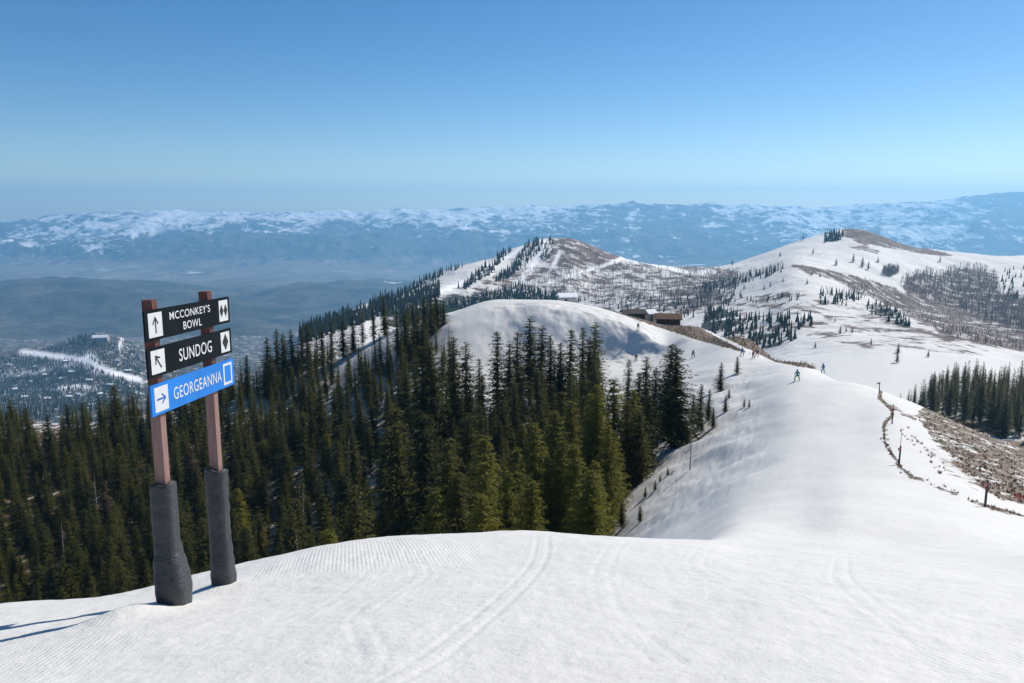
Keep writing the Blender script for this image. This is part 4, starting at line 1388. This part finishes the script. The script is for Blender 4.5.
TH = 0.022
BOARDS = [(-1.525, -1.17, 'black', ["MCCONKEY'S", 'BOWL'], 0), (-1.950, -1.605, 'black', ['SUNDOG'], R(38)), (-2.405, -2.035, 'blue', ['GEORGEANNA'], R(-90))]
for bi, (z0, z1, colr, lines, ang) in enumerate(BOARDS):
    H = z1 - z0; zc = (z0 + z1) / 2 - sign_base.z
    face = M_BLACK if colr == 'black' else M_BLUE
    s_off = 0.0 if bi < 2 else 0.015
    xl = s_off - 0.95; xr = s_off + BL - 0.95
    bm = bmesh.new()
    add_box(bm, (xl, -TH, zc - H / 2), (xr, 0.0, zc + H / 2))
    bmesh.ops.bevel(bm, geom=bm.edges[:], offset=0.004, segments=2, affect='EDGES')
    bd = mesh_obj('sign_board', bm_mesh('sign_board', bm, [face]), sign)
    bd['label'] = f'{colr} sign board reading ' + ' '.join(lines)
    fd = -TH - 0.002
    def rect(x0, x1, zz0, zz1): return [(x0, zz0), (x1, zz0), (x1, zz1), (x0, zz1)]
    ax0, ax1 = xl + 0.07, xl + 0.36
    poly_sheet('arrow_plate', [rect(ax0, ax1, zc - H * 0.40, zc + H * 0.40)], fd, M_WHITE, bd)
    poly_sheet('arrow', arrow_poly((ax0 + ax1) / 2, zc, 0.20, ang), fd - 0.002, M_INK if colr == 'black' else M_NAVY, bd)
    rx0, rx1 = xr - 0.31, xr - 0.06
    rc = (rx0 + rx1) / 2
    if colr == 'black':
        poly_sheet('difficulty_plate', [rect(rx0, rx1, zc - H * 0.40, zc + H * 0.40)], fd, M_WHITE, bd)
        if bi == 0:
            poly_sheet('difficulty_diamond', [[(rc + q, zc - 0.088), (rc + q + 0.054, zc), (rc + q, zc + 0.088), (rc + q - 0.054, zc)] for q in (-0.058, 0.058)], fd - 0.002, M_INK, bd)
        else:
            poly_sheet('difficulty_diamond', [[(rc, zc - 0.115), (rc + 0.085, zc), (rc, zc + 0.115), (rc - 0.085, zc)]], fd - 0.002, M_INK, bd)
    else:
        t = 0.035
        poly_sheet('difficulty_square', [rect(rx0, rx1, zc + H * 0.40 - t, zc + H * 0.40), rect(rx0, rx1, zc - H * 0.40, zc - H * 0.40 + t),
                                         rect(rx0, rx0 + t, zc - H * 0.40 + t, zc + H * 0.40 - t), rect(rx1 - t, rx1, zc - H * 0.40 + t, zc + H * 0.40 - t)], fd, M_WHITE, bd)
    if bi == 0: spec = [(lines[0], 0.99, 0.098, xl + 1.02, zc + 0.070), (lines[1], 0.45, 0.098, xl + 1.05, zc - 0.080)]
    elif bi == 1: spec = [(lines[0], 0.82, 0.155, xl + 1.09, zc)]
    else: spec = [(lines[0], 1.22, 0.150, xl + 1.09, zc)]
    for body, w, h, cx, cz in spec:
        mesh_obj('lettering', text_mesh(body, w, h, cx, cz, fd - 0.001, M_WHITE, bold=0.006), bd)
    # the boards sag a little towards the far post
    for o in [bd] + [c for c in sign.children_recursive if c.parent == bd]:
        for v in o.data.vertices: v.co.z -= 0.031 * (v.co.x + 0.95)

# ------------------------------------------------------------------ skiers
def skin_body(joints, edges, radii, levels=1):
    me = bpy.data.meshes.new('body_skeleton')
    me.from_pydata([tuple(j) for j in joints], edges, [])
    o = bpy.data.objects.new('body_skeleton', me); COL.objects.link(o)
    md = o.modifiers.new('skin', 'SKIN')
    sv = me.skin_vertices[0].data
    for i, r in enumerate(radii): sv[i].radius = r if isinstance(r, tuple) else (r, r)
    for i in range(len(sv)): sv[i].use_root = (i == 0)
    s2 = o.modifiers.new('sub', 'SUBSURF'); s2.levels = levels; s2.render_levels = levels
    dg = bpy.context.evaluated_depsgraph_get()
    out = bpy.data.meshes.new_from_object(o.evaluated_get(dg))
    bpy.data.objects.remove(o)
    return out


M_SKIN = plain('skin', (0.45, 0.28, 0.21), 0.6, 0.3, 0.05, 5)
M_SKI = plain('ski_topsheet', (0.05, 0.05, 0.06), 0.4, 0.5, 0.3, 6)
M_POLE = plain('pole_metal', (0.12, 0.12, 0.13), 0.4, 0.5, 0.1, 6, 0.5)
M_GOG = plain('goggle_lens', (0.02, 0.02, 0.025), 0.15, 0.5, 0.1, 5)
M_BOOT = plain('boot_plastic', (0.06, 0.06, 0.07), 0.4, 0.4, 0.1, 5)


def skier(px, py, hp, jacket, pants, helmet, yaw, stance, label, rmin=80, rmax=280, board=False):
    p = pick(px, py, rmin, rmax)
    if not p: return
    t = empty('person', p, yaw)
    tag(t, label, 'skier', 'skiers on the run')
    h = max(1.55, min(1.95, hp * p.y / F))
    k = h / 1.75
    t.scale = (k, k, k)
    st = stance
    w = 0.15 * (1 + st)
    cr = 0.10 * st    # crouch
    J = [(0, 0, 0.93 - cr), (0, -0.03 * st, 1.12 - cr), (0, 0.05 * st, 1.36 - cr), (0, 0.08 * st, 1.47 - cr), (0, 0.10 * st, 1.53 - cr), (0, 0.12 * st, 1.64 - cr), (0, 0.12 * st, 1.72 - cr),
         (-0.10, 0, 0.90 - cr), (-w, 0.10 * st + .03, 0.52 - cr / 2), (-w, 0, 0.14), (-w, 0.13, 0.07),
         (0.10, 0, 0.90 - cr), (w, 0.10 * st + .03, 0.52 - cr / 2), (w, 0, 0.14), (w, 0.13, 0.07),
         (-0.20, 0.06 * st, 1.40 - cr), (-0.31, 0.02, 1.15 - cr), (-0.30, 0.22, 0.98 - cr), (-0.29, 0.29, 0.95 - cr), (-0.28, 0.36, 0.93 - cr),
         (0.20, 0.06 * st, 1.40 - cr), (0.31, 0.02, 1.15 - cr), (0.30, 0.22, 0.98 - cr), (0.29, 0.29, 0.95 - cr), (0.28, 0.36, 0.93 - cr)]
    Ed = [(0, 1), (1, 2), (2, 3), (3, 4), (4, 5), (5, 6), (0, 7), (7, 8), (8, 9), (9, 10), (0, 11), (11, 12), (12, 13), (13, 14), (2, 15), (15, 16), (16, 17), (17, 18), (18, 19), (2, 20), (20, 21), (21, 22), (22, 23), (23, 24)]
    Ra = [(.15, .11), (.145, .105), (.17, .115), (.075, .075), (.06, .06), (.095, .105), (.06, .07), .105, .08, .065, .05, .105, .08, .065, .05, .075, .062, .05, .048, .04, .075, .062, .05, .048, .04]
    me = skin_body(J, Ed, Ra)
    for m in (jacket, pants, M_SKIN, M_BOOT, M_INK): me.materials.append(m)
    for pl in me.polygons:
        c = pl.center
        pl.use_smooth = True
        arm = abs(c.x) > 0.21 and c.z > 0.8 - cr
        if c.z > 1.49 - cr: pl.material_index = 2
        elif c.z < 0.22: pl.material_index = 3
        elif arm and c.y > 0.25: pl.material_index = 4
        elif c.z < 0.86 - cr and not arm: pl.material_index = 1
        else: pl.material_index = 0
    mesh_obj('body', me, t)
    # helmet and goggles
    bm = bmesh.new()
    bmesh.ops.create_uvsphere(bm, u_segments=14, v_segments=9, radius=0.128)
    for v in bm.verts:
        v.co.z *= 1.0; v.co.y *= 1.12
    bmesh.ops.delete(bm, geom=[f for f in bm.faces if f.calc_center_median().z < -0.03 and f.calc_center_median().y > 0.02], context='FACES')
    hm = mesh_obj('helmet', bm_mesh('helmet', bm, [helmet], True), t); hm.location = (0, 0.115 * st, 1.66 - cr)
    hy = 0.115 * st + 0.125; hz = 1.635 - cr
    gv, gf = tube([(-0.10, hy - 0.06, hz), (-0.05, hy - 0.005, hz), (0, hy + 0.01, hz), (0.05, hy - 0.005, hz), (0.10, hy - 0.06, hz)], [0.03, 0.04, 0.036, 0.04, 0.03], 8)
    mesh_obj('goggles', np_mesh('goggles', gv, gf, [M_GOG], True), t)
    for s in (-1, 1):
        x = s * w
        bm = bmesh.new()
        prof = [(-0.75, 0.0, 0.045), (-0.4, -0.0, 0.036), (0.1, 0.0, 0.033), (0.6, 0.0, 0.045), (0.8, 0.02, 0.048), (0.92, 0.07, 0.035), (0.98, 0.12, 0.012)]
        lo = [[bm.verts.new((x + q * wd, y, z + dz)) for q in (-1, 1) for dz in (0.0, 0.014)] for y, z, wd in prof]
        for a, b_ in zip(lo[:-1], lo[1:]):
            for i, j in ((0, 1), (1, 3), (3, 2), (2, 0)): bm.faces.new((a[i], a[j], b_[j], b_[i]))
        bm.faces.new((lo[0][0], lo[0][2], lo[0][3], lo[0][1])); bm.faces.new((lo[-1][0], lo[-1][1], lo[-1][3], lo[-1][2]))
        bmesh.ops.recalc_face_normals(bm, faces=bm.faces[:])
        mesh_obj('ski', bm_mesh('ski', bm, [M_SKI]), t)
        v, f = tube([(s * 0.29, 0.33, 1.0 - cr), (s * 0.42, 0.05 - .25 * st, 0.05)], [0.012, 0.008], 6)
        o = mesh_obj('ski_pole', np_mesh('ski_pole', v, f, [M_POLE]), t)
        bm = bmesh.new(); bmesh.ops.create_cone(bm, cap_ends=True, segments=10, radius1=0.05, radius2=0.05, depth=0.01, matrix=Matrix.Translation((s * 0.415, 0.06 - .25 * st, 0.10)))
        mesh_obj('basket', bm_mesh('basket', bm, [M_INK]), o)
    return t


def cloth(name, c): return plain(name, c, 0.75, 0.2, 0.12, 9)


C_GREEN = cloth('lime_green_fabric', (0.22, 0.42, 0.03)); C_TEAL = cloth('teal_fabric', (0.02, 0.22, 0.28)); C_BLUE = cloth('blue_fabric', (0.03, 0.16, 0.36)); C_NAVY = cloth('navy_fabric', (0.02, 0.03, 0.07))
C_BLK = cloth('black_fabric', (0.015, 0.015, 0.018)); C_GREY = cloth('grey_fabric', (0.12, 0.12, 0.13)); C_RED = cloth('maroon_fabric', (0.22, 0.03, 0.04)); C_CYAN = cloth('cyan_fabric', (0.05, 0.35, 0.42))
skier(797, 381, 13, C_TEAL, C_GREEN, C_BLUE, R(150), 0.9, 'skier in teal jacket and lime green trousers, nearest on the run')
skier(823, 374, 11, C_BLUE, C_CYAN, C_NAVY, R(20), 0.7, 'skier in blue jacket and cyan trousers at the right edge of the run')
skier(742, 356, 9, C_BLUE, C_GREY, C_TEAL, R(170), 0.6, 'skier in blue jacket and grey trousers, left of the trio by the scrub')
skier(753, 359, 9, C_RED, C_BLK, C_BLK, R(200), 0.5, 'skier in maroon jacket in the middle of the trio by the scrub')
skier(757, 357, 8, C_NAVY, C_BLK, C_RED, R(160), 0.5, 'skier in navy jacket at the right of the trio by the scrub')
skier(693, 358, 9, C_GREY, C_NAVY, C_BLK, R(180), 0.6, 'skier in grey jacket on the open run right of the broad spruce')
skier(636, 361, 8, C_BLK, C_BLK, C_BLK, R(150), 0.4, 'skier in black standing below the shaded snow bank')
skier(638, 330, 8, C_NAVY, C_BLK, C_GREY, R(190), 0.4, 'skier in dark clothes on top of the snow bank by the knob')
skier(644, 331, 7, C_BLK, C_GREY, C_BLK, R(170), 0.4, 'skier in black jacket and grey trousers on the bank top, beside another') if False else None

# ------------------------------------------------------------------ boundary poles, fence, net
M_BAMBOO = plain('dark_marker_pole', (0.035, 0.035, 0.05), 0.6, 0.3, 0.2, 5)
M_WHIP = plain('grey_whip', (0.30, 0.26, 0.24), 0.7, 0.2, 0.2, 5)
M_PINK = plain('faded_pink_flagging', (0.60, 0.20, 0.24), 0.7, 0.2, 0.15, 8)
M_REDNET = plain('red_safety_net', (0.62, 0.07, 0.09), 0.7, 0.2, 0.2, 5)
POLES = [(985, 507, 28, 'tall dark marker pole with pink flag, lowest and nearest on the rope line', 1), (899, 465, 40, 'dark marker pole with a thin whip at the bend of the scrubby edge', 2), (892, 424, 20, 'marker pole with pink flagging above the bend of the scrubby edge', 1),
         (879, 394, 12, 'short reddish marker pole at the top bend of the run edge', 1), (850, 371, 10, 'short dark marker pole on the far run edge right of the skiers', 0), (833, 366, 6, 'tiny dark marker pole next to the small fir at the fence end', 0), (785, 361, 9, 'short marker pole at the fence foot beyond the green skier', 0)]
for px, py, hp, lab, kind in POLES:
    p = pick(px, py, 28, 240)
    if not p: continue
    h = hp * p.y / F * 1.03
    t = empty('marker_pole', p, random.uniform(0, 6)); tag(t, lab, 'marker pole', 'marker poles along the run edge')
    hh = h if kind != 2 else h * 0.5
    v, f = tube([(0, 0, -0.3), (0.01, 0, hh * 0.5), (0, 0.01, hh)], [0.055, 0.055, 0.05], 8)
    Vv = list(v) + [np.array([0, 0.01, hh + 0.02])]
    fc = f
    mesh_obj('pole', np_mesh('pole', v, f, [M_BAMBOO], True), t)
    if kind == 2:
        v, f = tube([(0, 0, hh * 0.8), (0.03, 0, h * 0.8), (0.08, 0.02, h)], [0.022, 0.016, 0.008], 6)
        mesh_obj('whip', np_mesh('whip', v, f, [M_WHIP], True), t)
    if kind >= 1:
        bm = bmesh.new()
        n = 6
        rows_ = [[bm.verts.new((0.055 + 0.30 * i / n, 0.03 * math.sin(i * 1.3), hh * 0.97 - j * 0.16 - 0.02 * i)) for j in range(2)] for i in range(n + 1)]
        for a, b_ in zip(rows_[:-1], rows_[1:]): bm.faces.new((a[0], a[1], b_[1], b_[0]))
        o = mesh_obj('flag', bm_mesh('flag', bm, [M_PINK], True), t)
        md = o.modifiers.new('solid', 'SOLIDIFY'); md.thickness = 0.012

# ridge fence: posts and two wires on the scrubby crest
fpts = [pick(px, py, 100, 260) for px, py in ((768, 346), (776, 348), (783, 350.5), (790, 353), (797, 356), (804, 358.5), (811, 361))]
fpts = [p for p in fpts if p]
M_FENCE = plain('grey_fence_wood', (0.16, 0.13, 0.11), 0.85, 0.1, 0.25, 4)
if len(fpts) > 2:
    fe = empty('ridge_fence', fpts[0]); tag(fe, 'low post and wire fence along the scrubby ridge crest above the skiers', 'fence')
    o0 = fpts[0]
    for p in fpts:
        q = p - o0
        v, f = tube([(q.x, q.y, q.z - 0.3), (q.x, q.y, q.z + 1.35)], [0.07, 0.06], 6)
        mesh_obj('fence_post', np_mesh('fence_post', v, f, [M_FENCE], True), fe)
    for zz in (0.6, 1.15):
        v, f = tube([(p - o0) + Vector((0, -0.075, zz)) for p in fpts], [0.02] * len(fpts), 5)
        mesh_obj('wire', np_mesh('wire', v, f, [M_FENCE], True), fe)

# red safety net at the right edge
npts = [pick(px, py, 28, 120) for px, py in ((1014, 499), (1020, 501), (1028, 503), (1036, 506), (1046, 509))]
npts = [p for p in npts if p]
if len(npts) > 2:
    ne = empty('safety_net', npts[0]); tag(ne, 'low red safety net in the scrub at the far right edge', 'safety net')
    o0 = npts[0]
    for p in npts:
        q = p - o0
        v, f = tube([(q.x, q.y, q.z - 0.2), (q.x, q.y, q.z + 0.5)], [0.02, 0.018], 6)
        mesh_obj('net_stake', np_mesh('net_stake', v, f, [M_BAMBOO], True), ne)
    V, Fq = [], []
    for a, b_ in zip(npts[:-1], npts[1:]):
        for i in range(6):
            z = 0.08 + 0.06 * i
            for s in range(2):
                pass
            v, f = tube([(a - o0) + Vector((0, 0, z)), ((a + b_) / 2 - o0) + Vector((0, 0, z - 0.03)), (b_ - o0) + Vector((0, 0, z))], [0.012] * 3, 4)
            o_ = len(V); V += v; Fq += [tuple(x + o_ for x in q) for q in f]
        for i in range(10):
            c = a.lerp(b_, i / 10) - o0
            v, f = tube([c + Vector((0, 0, 0.1)), c + Vector((0, 0, 0.40))], [0.010] * 2, 4)
            o_ = len(V); V += v; Fq += [tuple(x + o_ for x in q) for q in f]
    mesh_obj('netting', np_mesh('netting', V, Fq, [M_REDNET]), ne)

# ------------------------------------------------------------------ haze: one even box of pale air
bm = bmesh.new()
add_box(bm, (-24000, -3000, -1300), (24000, 17900, 380))
hm, nt, b = new_mat('pale_air')
nt.nodes.remove(b)
pv = N(nt, 'ShaderNodeVolumePrincipled')
pv.inputs['Color'].default_value = (0.30, 0.66, 1.0, 1)
pv.inputs['Density'].default_value = 7.5e-5
pv.inputs['Anisotropy'].default_value = 0.3
L(nt, pv.outputs[0], nt.nodes['Material Output'].inputs['Volume'])
tag(mesh_obj('haze', bm_mesh('haze', bm, [hm])), kind='stuff')

# ------------------------------------------------------------------ light
SUN_AZ, SUN_EL = R(52), R(43)      # bearing clockwise from the view direction (+Y), elevation
sd = Vector((math.sin(SUN_AZ) * math.cos(SUN_EL), math.cos(SUN_AZ) * math.cos(SUN_EL), math.sin(SUN_EL)))
ld = bpy.data.lights.new('sun', 'SUN'); ld.energy = 3.3; ld.angle = R(0.5); ld.color = (1.0, 0.94, 0.85)
lo_ = bpy.data.objects.new('sun', ld); COL.objects.link(lo_)
lo_.rotation_euler = sd.to_track_quat('Z', 'Y').to_euler()
lo_.location = (0, 0, 300)
wd = bpy.data.worlds.new('World'); SC.world = wd; wd.use_nodes = True
nt = wd.node_tree
sk = N(nt, 'ShaderNodeTexSky'); sk.sky_type = 'NISHITA'; sk.sun_disc = False
sk.sun_elevation = SUN_EL; sk.sun_rotation = SUN_AZ; sk.altitude = 2800; sk.air_density = 1.0; sk.dust_density = 2.2; sk.ozone_density = 1.5
bg = nt.nodes['Background']; bg.inputs['Strength'].default_value = 0.064
hs = N(nt, 'ShaderNodeHueSaturation'); hs.inputs['Saturation'].default_value = 1.36
L(nt, sk.outputs[0], hs.inputs['Color']); L(nt, hs.outputs[0], bg.inputs['Color'])

SC.render.engine = 'CYCLES'
SC.cycles.use_denoising = True
SC.cycles.max_bounces = 6
SC.cycles.volume_bounces = 5
SC.cycles.transparent_max_bounces = 4
SC.view_settings.view_transform = 'Standard'
SC.view_settings.look = 'None'
SC.view_settings.exposure = 0.75
SC.view_settings.gamma = 1.0
SC.view_settings.use_curve_mapping = False
